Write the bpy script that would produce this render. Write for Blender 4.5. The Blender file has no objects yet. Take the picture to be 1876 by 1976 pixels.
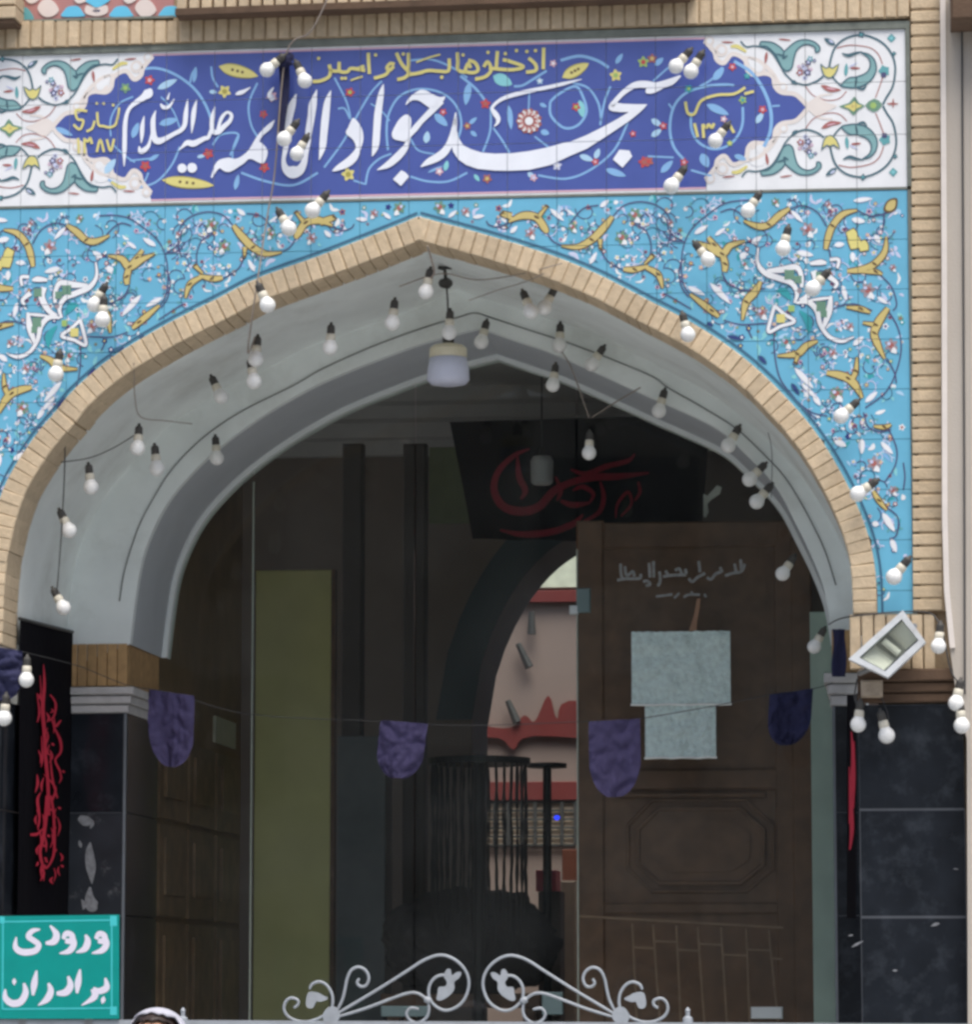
import bpy, bmesh, math, random
from mathutils import Vector, Matrix
from mathutils.geometry import tessellate_polygon
from mathutils import noise as mnoise

random.seed(7)
SC = bpy.context.scene
COL = SC.collection

# ------------------------------------------------------------------ camera, sky, sun, exposure
F, W0, H0 = 7400.0, 1876.0, 1976.0          # focal length and picture size in the same pixel unit
DIST, EYE = 15.5, 1.60                      # camera to facade, eye height (metres)
phi = math.atan(922.0 / F)
theta = math.asin(857.0 / F * math.cos(phi))
fw = Vector((-math.sin(theta) * math.cos(phi), math.cos(theta) * math.cos(phi), math.sin(phi)))
rt = Vector((math.cos(theta), math.sin(theta), 0.0))
up = rt.cross(fw)
CAM = Vector((0.0, -DIST, EYE))
cd = bpy.data.cameras.new('camera'); cam = bpy.data.objects.new('camera', cd); COL.objects.link(cam)
m = Matrix((rt, up, -fw)).transposed().to_4x4(); m.translation = CAM
cam.matrix_world = m
cd.sensor_width = 36; cd.lens = 36 * F / H0; cd.clip_end = 600; cd.clip_start = 0.1
SC.camera = cam

wd = bpy.data.worlds.new('World'); SC.world = wd; wd.use_nodes = True
nt = wd.node_tree; bg = nt.nodes['Background']; sky = nt.nodes.new('ShaderNodeTexSky')
sky.sky_type = 'NISHITA'; sky.sun_disc = False
SUN_AZ, SUN_EL = math.atan2(0.30, -0.85), math.radians(64)
sky.sun_elevation = SUN_EL; sky.sun_rotation = SUN_AZ
sky.air_density = 1.0; sky.dust_density = 4.0; sky.ozone_density = 1.0
nt.links.new(sky.outputs[0], bg.inputs[0]); bg.inputs[1].default_value = 0.12
sl = bpy.data.lights.new('sun', 'SUN'); so = bpy.data.objects.new('sun', sl); COL.objects.link(so)
sl.energy = 2.2; sl.angle = math.radians(45); sl.color = (1.0, 0.97, 0.93)
sd = Vector((math.sin(SUN_AZ) * math.cos(SUN_EL), math.cos(SUN_AZ) * math.cos(SUN_EL), math.sin(SUN_EL)))
so.rotation_euler = sd.to_track_quat('Z', 'Y').to_euler(); so.location = (2, -8, 12)
vs = SC.view_settings
vs.view_transform = 'Standard'; vs.look = 'None'; vs.gamma = 1; vs.use_curve_mapping = False
vs.exposure = 0.38
SC.cycles.use_denoising = True
SC.cycles.pixel_filter_type = 'BLACKMAN_HARRIS'; SC.cycles.filter_width = 3.0      # soft telephoto crop
SC.cycles.max_bounces = 14; SC.cycles.diffuse_bounces = 8; SC.cycles.transparent_max_bounces = 24

# ------------------------------------------------------------------ helpers
def ray(x, y):
    return fw * F + rt * (x - W0 / 2) + up * (H0 / 2 - y)
def P(x, y, Y=0.0):
    d = ray(x, y); return CAM + d * ((Y - CAM.y) / d.y)
def PX(x, y, X):
    d = ray(x, y); return CAM + d * ((X - CAM.x) / d.x)
PXM = 0.0021
def win(ox, oy, k):
    return lambda x, y: (ox / 1.6375 + x / k, oy / 1.6375 + y / k)
def A(ox, oy):
    f = win(ox, oy, 3.0); f.k = 3.0; return f
def B(ox, oy):
    f = win(ox, oy, 6.0); f.k = 6.0; return f
def lin(c):
    def g(v):
        v /= 255.0
        return v / 12.92 if v <= 0.04045 else ((v + 0.055) / 1.055) ** 2.4
    return tuple(g(v) for v in c)

def mat(name, rgb, rough=0.6, var=0.12, scale=14.0, bump=0.0, bscale=60.0, rand=0.0, metal=0.0, spec=0.5, emit=0.0, dirt=None, dscale=3.0, damt=0.5, dmin=0.5):
    M = bpy.data.materials.new(name); M.use_nodes = True
    n = M.node_tree; b = n.nodes['Principled BSDF']; L = n.links.new
    c = lin(rgb) if max(rgb) > 1.5 else tuple(rgb)
    b.inputs['Roughness'].default_value = rough; b.inputs['Metallic'].default_value = metal
    b.inputs['Specular IOR Level'].default_value = spec
    geo = n.nodes.new('ShaderNodeNewGeometry')
    nz = n.nodes.new('ShaderNodeTexNoise'); nz.inputs['Scale'].default_value = scale; nz.inputs['Detail'].default_value = 6
    L(geo.outputs['Position'], nz.inputs['Vector'])
    mr = n.nodes.new('ShaderNodeMapRange'); mr.inputs['From Min'].default_value = .25; mr.inputs['From Max'].default_value = .75
    mr.inputs['To Min'].default_value = 1 - var; mr.inputs['To Max'].default_value = 1 + var
    L(nz.outputs[0], mr.inputs[0])
    fac = mr.outputs[0]
    if rand:
        oi = n.nodes.new('ShaderNodeObjectInfo')
        m2 = n.nodes.new('ShaderNodeMapRange'); m2.inputs['To Min'].default_value = 1 - rand; m2.inputs['To Max'].default_value = 1 + rand
        L(oi.outputs['Random'], m2.inputs[0])
        mu = n.nodes.new('ShaderNodeMath'); mu.operation = 'MULTIPLY'; L(fac, mu.inputs[0]); L(m2.outputs[0], mu.inputs[1]); fac = mu.outputs[0]
    vm = n.nodes.new('ShaderNodeVectorMath'); vm.operation = 'SCALE'; vm.inputs[0].default_value = c
    L(fac, vm.inputs['Scale'])
    col = vm.outputs[0]
    if dirt:
        d2 = n.nodes.new('ShaderNodeTexNoise'); d2.inputs['Scale'].default_value = dscale; d2.inputs['Detail'].default_value = 8; d2.inputs['Roughness'].default_value = .7
        L(geo.outputs['Position'], d2.inputs['Vector'])
        m3 = n.nodes.new('ShaderNodeMapRange'); m3.inputs['From Min'].default_value = dmin; m3.inputs['From Max'].default_value = dmin + .28; m3.inputs['To Max'].default_value = damt
        L(d2.outputs[0], m3.inputs[0])
        mx = n.nodes.new('ShaderNodeMix'); mx.data_type = 'RGBA'
        L(m3.outputs[0], mx.inputs['Factor']); L(col, mx.inputs['A']); mx.inputs['B'].default_value = (*lin(dirt), 1)
        col = mx.outputs['Result']
    L(col, b.inputs['Base Color'])
    if bump:
        bz = n.nodes.new('ShaderNodeTexNoise'); bz.inputs['Scale'].default_value = bscale; bz.inputs['Detail'].default_value = 5
        L(geo.outputs['Position'], bz.inputs['Vector'])
        bp = n.nodes.new('ShaderNodeBump'); bp.inputs['Strength'].default_value = bump; bp.inputs['Distance'].default_value = .01
        L(bz.outputs[0], bp.inputs['Height']); L(bp.outputs[0], b.inputs['Normal'])
    if emit:
        b.inputs['Emission Color'].default_value = (*c, 1); b.inputs['Emission Strength'].default_value = emit
    return M

def glassmat(name, tint, haze=(.004, .032)):
    M = bpy.data.materials.new(name); M.use_nodes = True
    n = M.node_tree; n.nodes.clear(); L = n.links.new
    o = n.nodes.new('ShaderNodeOutputMaterial'); t = n.nodes.new('ShaderNodeBsdfTransparent'); g = n.nodes.new('ShaderNodeBsdfGlossy')
    t.inputs[0].default_value = (*tint, 1); g.inputs['Roughness'].default_value = .02
    fr = n.nodes.new('ShaderNodeFresnel'); fr.inputs[0].default_value = 1.45
    ge = n.nodes.new('ShaderNodeNewGeometry'); iv = n.nodes.new('ShaderNodeMath'); iv.operation = 'SUBTRACT'; iv.inputs[0].default_value = 1; L(ge.outputs['Backfacing'], iv.inputs[1])
    mu = n.nodes.new('ShaderNodeMath'); mu.operation = 'MULTIPLY'; L(fr.outputs[0], mu.inputs[0]); L(iv.outputs[0], mu.inputs[1])
    mx = n.nodes.new('ShaderNodeMixShader'); L(mu.outputs[0], mx.inputs[0]); L(t.outputs[0], mx.inputs[1]); L(g.outputs[0], mx.inputs[2])
    df = n.nodes.new('ShaderNodeBsdfDiffuse'); df.inputs[0].default_value = (.55, .56, .56, 1)      # pale diffuse film imitating hazy street reflections
    nz = n.nodes.new('ShaderNodeTexNoise'); nz.inputs['Scale'].default_value = 2.2; nz.inputs['Detail'].default_value = 7; L(ge.outputs['Position'], nz.inputs['Vector'])
    mr = n.nodes.new('ShaderNodeMapRange'); mr.inputs['From Min'].default_value = .3; mr.inputs['From Max'].default_value = .75; mr.inputs['To Min'].default_value = haze[0]; mr.inputs['To Max'].default_value = haze[1]
    L(nz.outputs[0], mr.inputs[0]); m2 = n.nodes.new('ShaderNodeMixShader'); L(mr.outputs[0], m2.inputs[0]); L(mx.outputs[0], m2.inputs[1]); L(df.outputs[0], m2.inputs[2]); L(m2.outputs[0], o.inputs[0])
    return M

MATS = {}
def cm(key, rgb, **k):
    MATS[key] = mat(key, rgb, **k); return MATS[key]
CER = dict(rough=.22, var=.06, scale=9, bump=.04, bscale=18)

def link(o, parent=None, **props):
    COL.objects.link(o)
    if parent is not None:
        o.parent = parent; o.matrix_parent_inverse = Matrix.Translation(-parent.location)
    for k, v in props.items(): o[k] = v
    return o
def newmesh(name, V, Fc, mats, mi=None, smooth=False):
    me = bpy.data.meshes.new(name); me.from_pydata([tuple(v) for v in V], [], Fc)
    for mm in (mats if isinstance(mats, (list, tuple)) else [mats]): me.materials.append(mm)
    if mi: me.polygons.foreach_set('material_index', mi)
    if smooth: me.polygons.foreach_set('use_smooth', [True] * len(me.polygons))
    me.update(); return me
def obj(name, V, Fc, mats, parent=None, mi=None, smooth=False, **props):
    return link(bpy.data.objects.new(name, newmesh(name, V, Fc, mats, mi, smooth)), parent, **props)
def thing(name, label, cat, loc=(0, 0, 0), group=None):
    o = bpy.data.objects.new(name, None); o.empty_display_size = .1; o.location = loc; COL.objects.link(o)
    o['label'] = label; o['category'] = cat
    if group: o['group'] = group
    return o
class G:
    """collects shapes into one mesh"""
    def __init__(s): s.V = []; s.F = []; s.M = []
    def add(s, V, Fc, mi=0):
        k = len(s.V); s.V += [Vector(v) for v in V]
        for f in Fc: s.F.append([i + k for i in f]); s.M.append(mi)
    def box(s, a, b, mi=0, ch=0.0):
        x0, y0, z0 = a; x1, y1, z1 = b
        if ch:      # front face chamfered
            c = ch
            V = [(x0, y1, z0), (x1, y1, z0), (x1, y1, z1), (x0, y1, z1), (x0, y0 + c, z0), (x1, y0 + c, z0), (x1, y0 + c, z1), (x0, y0 + c, z1),
                 (x0 + c, y0, z0 + c), (x1 - c, y0, z0 + c), (x1 - c, y0, z1 - c), (x0 + c, y0, z1 - c)]
            Fc = [(0, 3, 2, 1)] + [(i, (i + 1) % 4, 4 + (i + 1) % 4, 4 + i) for i in range(4)] + [(4 + i, 4 + (i + 1) % 4, 8 + (i + 1) % 4, 8 + i) for i in range(4)] + [(8, 9, 10, 11)]
        else:
            V = [(x0, y0, z0), (x1, y0, z0), (x1, y1, z0), (x0, y1, z0), (x0, y0, z1), (x1, y0, z1), (x1, y1, z1), (x0, y1, z1)]
            Fc = [(0, 3, 2, 1), (4, 5, 6, 7), (0, 1, 5, 4), (1, 2, 6, 5), (2, 3, 7, 6), (3, 0, 4, 7)]
        s.add(V, Fc, mi)
    def tube(s, pts, r, n=8, mi=0, caps=True):
        pts = [Vector(p) for p in pts]; N = len(pts)
        rr = r if isinstance(r, (list, tuple)) else [r] * N
        V = []; Fc = []
        t = (pts[1] - pts[0]).normalized(); ref = Vector((0, 1, 0)) if abs(t.y) < .9 else Vector((1, 0, 0))
        u = t.cross(ref).normalized()
        for i, p in enumerate(pts):
            t = (pts[min(i + 1, N - 1)] - pts[max(i - 1, 0)]).normalized()
            u = (u - t * u.dot(t)); u = u.normalized() if u.length > 1e-6 else t.orthogonal().normalized()
            v = t.cross(u)
            for k in range(n):
                a = 2 * math.pi * k / n; V.append(p + (u * math.cos(a) + v * math.sin(a)) * rr[i])
        for i in range(N - 1):
            for k in range(n):
                Fc.append((i * n + k, i * n + (k + 1) % n, (i + 1) * n + (k + 1) % n, (i + 1) * n + k))
        if caps: Fc.append(list(range(n))[::-1]); Fc.append([(N - 1) * n + k for k in range(n)])
        s.add(V, Fc, mi)
    def lathe(s, prof, n=16, mi=0, c=(0, 0, 0)):
        V = []; Fc = []; c = Vector(c)
        for r, z in prof:
            for k in range(n):
                a = 2 * math.pi * k / n; V.append(c + Vector((r * math.cos(a), r * math.sin(a), z)))
        for i in range(len(prof) - 1):
            for k in range(n): Fc.append((i * n + k, i * n + (k + 1) % n, (i + 1) * n + (k + 1) % n, (i + 1) * n + k))
        Fc.append(list(range(n))[::-1]); Fc.append([(len(prof) - 1) * n + k for k in range(n)])
        s.add(V, Fc, mi)
    def prism(s, poly, d, mi=0):
        """closed 3-D polygon extruded by vector d"""
        n = len(poly); poly = [Vector(p) for p in poly]; d = Vector(d)
        tr = tessellate_polygon([[p for p in poly]])
        V = poly + [p + d for p in poly]
        Fc = [tuple(t) for t in tr] + [tuple(i + n for i in t)[::-1] for t in tr] + [(i, (i + 1) % n, n + (i + 1) % n, n + i) for i in range(n)]
        s.add(V, Fc, mi)
    def build(s, name, mats, parent=None, smooth=False, fix=True, **props):
        o = obj(name, s.V, s.F, mats, parent, s.M, smooth, **props)
        if fix:
            bm = bmesh.new(); bm.from_mesh(o.data); bmesh.ops.recalc_face_normals(bm, faces=bm.faces); bm.to_mesh(o.data); bm.free()
        return o
def share(src, parent, loc, rot=(0, 0, 0), name=None, scale=None):
    """a copy of one part sharing its mesh"""
    o = src.copy(); o.name = name or src.name; COL.objects.link(o); o.parent = parent
    o.matrix_parent_inverse = Matrix.Translation(-parent.location) if parent else Matrix()
    o.location = loc; o.rotation_euler = rot
    if scale: o.scale = scale
    return o

def crom(pts, n=6, closed=False):
    """Catmull-Rom through tuples of any length"""
    N = len(pts)
    if N < 3 and not closed: return [tuple(p) for p in pts]
    out = []
    R = range(N) if closed else range(N - 1)
    for i in R:
        if closed: p = [pts[(i - 1) % N], pts[i], pts[(i + 1) % N], pts[(i + 2) % N]]
        else: p = [pts[max(i - 1, 0)], pts[i], pts[i + 1], pts[min(i + 2, N - 1)]]
        for k in range(n):
            t = k / n
            out.append(tuple(.5 * (2 * b + (c - a) * t + (2 * a - 5 * b + 4 * c - d) * t * t + (3 * b - a - 3 * c + d) * t ** 3) for a, b, c, d in zip(*p)))
    if not closed: out.append(tuple(pts[-1]))
    return out

class Paint:
    """flat glazed decoration: thin layers of real sheet geometry lying on a tiled face (plane Y=0)"""
    def __init__(s, tf=None): s.V = []; s.F = []; s.C = []; s.tf = tf
    def _pt(s, x, y):
        p = P(x, y); q = (p.x, p.z)
        return s.tf(*q) if s.tf else q
    def _emit(s, pts, Fc, col, lay):
        k = len(s.V); s.n = getattr(s, 'n', 0) + 1; y0 = -.0007 * lay - (s.n % 400) * 1.6e-6; s.V += [(a, y0 - i * 2e-7, b) for i, (a, b) in enumerate(pts)]
        for f in Fc: s.F.append([i + k for i in f]); s.C.append(col)
    def stroke(s, w, pts, col, lay=2, wd=None, n=6, extra=0.0, tfs=None):
        k = w.k
        q = [(*w(p[0], p[1]), ((p[2] if len(p) > 2 else wd) + extra) / k) for p in pts]
        q = crom(q, n)
        for tf in (tfs or [s.tf]):
            s.tf = tf
            C = [s._pt(a, b) for a, b, _ in q]; V = []
            for i, (cx, cz) in enumerate(C):
                a = C[max(i - 1, 0)]; b = C[min(i + 1, len(C) - 1)]
                tx, tz = b[0] - a[0], b[1] - a[1]; l = math.hypot(tx, tz) or 1
                h = max(q[i][2], .3) * PXM / 2
                V += [(cx - tz / l * h, cz + tx / l * h), (cx + tz / l * h, cz - tx / l * h)]
            s._emit(V, [(2 * i, 2 * i + 1, 2 * i + 3, 2 * i + 2) for i in range(len(C) - 1)], col, lay)
    def fill(s, w, pts, col, lay=2, smooth=True, n=4, tfs=None):
        q = [w(*p) for p in pts]
        if smooth: q = crom(q, n, True)
        for tf in (tfs or [s.tf]):
            s.tf = tf
            C = [s._pt(*p) for p in q]
            tr = tessellate_polygon([[Vector((a, b, 0)) for a, b in C]])
            s._emit(C, [tuple(t) for t in tr], col, lay)
    def disc(s, w, x, y, r, col, lay=2, n=12, wob=0.0, tfs=None):
        pts = []
        for i in range(n):
            a = 2 * math.pi * i / n; rr = r * (1 + wob * (1 if i % 2 else -1))
            pts.append((x + rr * math.cos(a), y + rr * math.sin(a)))
        s.fill(w, pts, col, lay, smooth=False, tfs=tfs)
    def leaf(s, w, x0, y0, x1, y1, wd, col, lay=2, bend=0.0, tfs=None):
        dx, dy = x1 - x0, y1 - y0; mx, my = (x0 + x1) / 2 - dy * bend, (y0 + y1) / 2 + dx * bend
        s.stroke(w, [(x0, y0, 1), (x0 * .6 + mx * .4, y0 * .6 + my * .4, wd * .8), (mx, my, wd), (x1 * .65 + mx * .35, y1 * .65 + my * .35, wd * .6), (x1, y1, 1)], col, lay, n=3, tfs=tfs)
    def flower(s, w, x, y, r, petal, heart, lay=3, n=5, tfs=None):
        a0 = random.random() * 6
        pts = []
        for i in range(n * 4):
            a = a0 + 2 * math.pi * i / (n * 4); rr = r * (.78 + .22 * math.cos(n * (a - a0)))
            pts.append((x + rr * math.cos(a), y + rr * math.sin(a)))
        s.fill(w, pts, petal, lay, smooth=False, tfs=tfs); s.disc(w, x, y, r * .38, heart, lay + 1, 8, tfs=tfs)
    def build(s, name, parent, joints=(), hw=.0011, **props):
        props.setdefault('kind', 'stuff')
        if props['kind'] is None: del props['kind']
        keys = sorted(set(s.C)); mi = [keys.index(c) for c in s.C]
        o = obj(name, s.V, s.F, [MATS[k] for k in keys], parent, mi, **props)
        bm = bmesh.new(); bm.from_mesh(o.data)
        for f in bm.faces:
            f.normal_update()
            if f.normal.y > 0: f.normal_flip()
        for co, no in joints:
            for sg in (-1, 1):
                bmesh.ops.bisect_plane(bm, geom=bm.verts[:] + bm.edges[:] + bm.faces[:], plane_co=co + no * hw * sg, plane_no=no, dist=1e-6)
            dead = [f for f in bm.faces if abs((f.calc_center_median() - co).dot(no)) < hw * .9]
            bmesh.ops.delete(bm, geom=dead, context='FACES')
        bm.to_mesh(o.data); bm.free()
        s.V, s.F, s.C = [], [], []
        return o
# ------------------------------------------------------------------ materials
cm('white', (236, 238, 240), **CER); cm('turq', (110, 182, 212), **CER); cm('blue', (76, 92, 164), **CER)
cm('cream', (230, 222, 216), **CER); cm('vine_blue', (138, 184, 228), **CER); cm('pale_blue', (176, 212, 238), **CER)
cm('letter', (238, 242, 250), **CER); cm('yellow', (222, 212, 132), **CER); cm('yellow_dark', (170, 160, 80), **CER)
cm('gold', (206, 188, 122), **CER); cm('gold_line', (108, 88, 62), **CER); cm('red', (196, 78, 78), **CER)
cm('pink', (218, 176, 190), **CER); cm('lilac', (204, 210, 236), **CER); cm('teal', (104, 170, 176), **CER)
cm('teal_dark', (76, 110, 122), **CER); cm('purple', (84, 84, 122), **CER); cm('navy', (52, 60, 128), **CER)
cm('greypink', (160, 146, 152), **CER); cm('sea', (62, 164, 172), **CER); cm('green', (112, 150, 128), **CER)
cm('brownred', (170, 104, 98), **CER); cm('aqua', (140, 208, 214), **CER); cm('edge', (70, 110, 138), **CER); cm('lime', (160, 190, 110), **CER)
cm('teal_mid', (134, 176, 178), **CER)
M_brick = mat('brick_tan', (202, 182, 152), rough=.85, var=.12, scale=30, bump=.35, bscale=90, rand=.10, dirt=(166, 142, 110), dscale=5, damt=.5)
M_mortar = mat('mortar', (166, 146, 118), rough=.95, var=.2, scale=40, bump=.3)
M_plaster = mat('plaster_grey', (234, 240, 237), rough=.75, var=.06, scale=5, bump=.15, bscale=25, dirt=(168, 168, 156), dscale=2.2, damt=.45)
M_plaster2 = mat('plaster_edge', (232, 238, 236), rough=.7, var=.05, scale=6, bump=.1)
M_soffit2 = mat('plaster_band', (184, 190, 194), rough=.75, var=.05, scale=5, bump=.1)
M_marble = mat('black_marble', (32, 36, 42), rough=.14, var=.35, scale=6, bump=.012, dirt=(80, 86, 94), dscale=7, damt=.5)
M_joint = mat('marble_joint', (74, 78, 84), rough=.9, var=.15)
M_stone = mat('white_stone', (196, 194, 192), rough=.7, var=.1, scale=20, bump=.15, dirt=(130, 126, 120), dscale=8, damt=.5)
M_trim = mat('grey_trim', (118, 124, 116), rough=.7, var=.2, scale=20, bump=.15)
M_grout = mat('grout', (112, 122, 128), rough=.95, var=.1)
M_beige = mat('beige_render', (186, 178, 167), rough=.9, var=.05, scale=4, bump=.2, bscale=120, dirt=(160, 148, 136), dscale=2, damt=.3)
M_darkwood = mat('dark_wood', (114, 82, 63), rough=.55, var=.3, scale=12, bump=.1, bscale=40)
M_brown = mat('stained_shaded_ledge', (96, 76, 60), rough=.9, var=.35, scale=8, bump=.3, dirt=(50, 38, 30), dscale=4, damt=.7)  # stained cornice brown, also used as shade colour under ledge and eave
M_black = mat('black_plastic', (58, 58, 56), rough=.45, var=.1)
M_bulb = mat('bulb_globe', (242, 242, 238), rough=.3, var=.03, spec=.5)
M_collar = mat('bulb_collar', (216, 210, 192), rough=.45, var=.05)
M_wire = mat('wire', (64, 64, 64), rough=.6, var=.1)
M_cord = mat('pale_cord', (150, 138, 128), rough=.8, var=.1)
M_ironw = mat('white_painted_iron', (160, 166, 172), rough=.45, var=.08, scale=25, bump=.1, bscale=60, dirt=(120, 122, 122), dscale=14, damt=.6)
M_metal = mat('brushed_steel', (170, 172, 174), rough=.35, var=.05, metal=.9)
M_cloth = mat('black_cloth', (10, 9, 16), rough=.95, spec=.1, var=.15, scale=30, bump=.3, bscale=20)
M_redp = mat('red_print', (196, 36, 64), rough=.8, var=.15, scale=40)
M_purple = mat('purple_cloth', (70, 64, 100), rough=.85, var=.15, scale=20, bump=.6, bscale=26)
M_navy = mat('navy_cloth', (36, 38, 72), rough=.85, var=.15, scale=20, bump=.6, bscale=26)
M_paper = mat('paper_sheet', (204, 224, 220), rough=.3, var=.16, scale=48, bump=.8, bscale=50)
M_sign = mat('sign_green', (0, 146, 138), rough=.35, var=.05)
M_signw = mat('sign_white', (226, 222, 236), rough=.4, var=.03)
M_signc = mat('sign_cyan', (70, 196, 200), rough=.4, var=.03)
M_glass = glassmat('clear_glass', (.90, .93, .91))
M_asphalt = mat('asphalt', (120, 118, 114), rough=.95, var=.2, scale=6, bump=.4)
M_paving = mat('paving', (184, 186, 186), rough=.9, var=.1, scale=5, bump=.2)
M_hall = mat('hall_wall', (124, 110, 100), rough=.85, var=.12, scale=4, bump=.1)
M_ceil = mat('hall_ceiling', (196, 192, 188), rough=.9, var=.06)
M_olive = mat('olive_board', (228, 222, 158), rough=.7, var=.08, scale=4, bump=.05)

# ------------------------------------------------------------------ arch outlines (facade plane), world x,z
def path(pts, Y=0.0):
    return [(P(x, y, Y).x, P(x, y, Y).z) for x, y in pts]
def resample(pl, n):
    L = [0]
    for a, b in zip(pl, pl[1:]): L.append(L[-1] + math.dist(a, b))
    out = []; j = 0
    for i in range(n):
        t = L[-1] * i / (n - 1)
        while j < len(pl) - 2 and L[j + 1] < t: j += 1
        u = (t - L[j]) / ((L[j + 1] - L[j]) or 1)
        out.append((pl[j][0] + (pl[j + 1][0] - pl[j][0]) * u, pl[j][1] + (pl[j + 1][1] - pl[j][1]) * u))
    return out
outR = crom([(809, 420), (925, 451), (1058, 492), (1155, 531), (1250, 580), (1351, 633), (1450, 703), (1537, 789), (1594, 863), (1641, 946), (1674, 1026), (1690, 1099), (1694, 1185)], 8)
outL = crom([(809, 420), (720, 456), (625, 493), (500, 538), (425, 576), (313, 633), (213, 695), (143, 755), (108, 797), (67, 846), (20, 919), (-6, 985), (-22, 1050), (-32, 1120), (-38, 1245)], 8)
ringO_R, ringO_L = path(outR), path(outL)
def offset(pl, d, sgn):
    out = []
    for i, (x, z) in enumerate(pl):
        a = pl[max(i - 1, 0)]; b = pl[min(i + 1, len(pl) - 1)]
        tx, tz = b[0] - a[0], b[1] - a[1]; l = math.hypot(tx, tz)
        out.append((x + sgn * tz / l * d, z - sgn * tx / l * d))
    return out
RW = .098
apx = P(817, 463).x, P(817, 463).z
def inner(pl, sgn):
    q = offset(pl, RW, sgn)
    q = [p for p in q if (p[0] > apx[0] + .03 if sgn > 0 else p[0] < apx[0] - .03)]
    return [apx] + q
ringI_R, ringI_L = inner(ringO_R, 1), inner(ringO_L, -1)
APX = P(809, 420)
ZMAX = P(809, 420).z
def zarch(X):
    pl = ringO_R if X >= APX.x else ringO_L
    for a, b in zip(pl, pl[1:]):
        if min(a[0], b[0]) <= X <= max(a[0], b[0]) and a[0] != b[0]:
            return a[1] + (b[1] - a[1]) * (X - a[0]) / (b[0] - a[0])
    return -99.0
profA_L, profA_R = resample(ringI_L, 60), resample(ringI_R, 60)
profA = profA_L[::-1] + profA_R[1:]                 # left foot -> apex -> right foot
Y1, Y2 = 1.18, 1.89
inL = [(925, 633), (822, 660), (725, 695), (625, 736), (560, 770), (493, 811), (430, 857), (377, 905), (327, 963), (293, 1026), (273, 1083), (260, 1160), (250, 1243)]
inR = [(925, 633), (992, 656), (1058, 678), (1145, 716), (1250, 764), (1294, 783), (1384, 826), (1437, 873), (1477, 913), (1507, 953), (1534, 1006), (1561, 1060), (1584, 1116), (1596, 1160), (1606, 1218)]
pB_L, pB_R = resample(path(crom(inL, 5), Y1), 60), resample(path(crom(inR, 5), Y1), 60)
profB = pB_L[::-1] + pB_R[1:]

# ------------------------------------------------------------------ ground and street
g = G(); g.box((-60, -300, -.3), (60, 300, 0)); g.build('street', M_asphalt, kind='structure')
g = G(); g.box((-30, -5.5, .004), (30, 6.6, .13), ch=.01); g.build('pavement', M_paving, kind='structure')
g = G(); g.box((-40, -34, 0), (40, -28, 9.0))  # unseen house row, added to keep bright low sky out of the glass
for i in range(14):
    for j in range(3): g.box((-36 + i * 5.2, -28, 1.2 + j * 2.7), (-34 + i * 5.2, -27.94, 2.8 + j * 2.7), 1)
g.build('unseen_street_wall', [mat('street_render', (196, 186, 168), rough=.9, var=.1, scale=2), mat('street_windows', (40, 44, 50), rough=.3)], kind='structure')

# ------------------------------------------------------------------ facade core (wall behind tiles and bricks)
g = G()
core = [(x, z) for x, z in (resample(ringO_L, 60)[::-1] + resample(ringO_R, 60)[1:])]
core = [(x + (.04 if i > 59 else -.04) * (0 if i == 59 else 1) * .0, z) for i, (x, z) in enumerate(core)]
xl, xr = -5.2, .9
V = []; Fc = []
for x, z in core: V += [(x, .02, z), (x, .02, 7.4)]
for i in range(len(core) - 1): Fc.append((2 * i, 2 * i + 1, 2 * i + 3, 2 * i + 2))
g.add(V, Fc)
g.box((xl, .02, .13), (core[0][0], .25, 7.4)); g.box((core[-1][0], .02, .13), (xr, .25, 7.4))
g.box((xl, .25, 5.6), (xr, 7.2, 5.9))
g.build('facade_wall', M_mortar, kind='structure', fix=False)

# ------------------------------------------------------------------ brick arch ring
def brickmesh(w, h, d, ch=.004, name='brick', mt=None):
    t = G(); t.box((-w / 2, 0, -h / 2), (w / 2, d, h / 2), ch=ch)
    return newmesh(name, t.V, t.F, mt or M_brick)
def jit(a): return random.uniform(-a, a)
arch = thing('brick_arch', 'tan brick pointed arch ring framing the doorway under the turquoise tiles', 'arch', (APX.x, 0, 3.0))
bm_ring = brickmesh(.0475, RW - .002, .25, .004)
for side, (O, sg) in enumerate(((ringO_R, 1), (ringO_L, -1))):
    Ln = sum(math.dist(a, b) for a, b in zip(O, O[1:])); n = int(Ln / .0505)
    pl = resample(O, 2 * n + 1); I = offset(pl, RW / 2, sg)
    for i in range(n):
        j = 2 * i + 1; a, b = pl[j - 1], pl[j + 1]; cx, cz = I[j]
        if i == 0: cx, cz = cx + .004 * (1 if side == 0 else -1), cz
        tx, tz = b[0] - a[0], b[1] - a[1]
        o = bpy.data.objects.new('brick', bm_ring)
        link(o, arch); o.location = (cx + jit(.001), -.03 + jit(.002), cz + jit(.001)); o.rotation_euler = (0, -math.atan2(tz, tx) + jit(.012), 0)
        q = math.dist(a, b) / .0505; o.scale = (q * random.uniform(.97, 1.0), 1, random.uniform(.98, 1.01))
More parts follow.
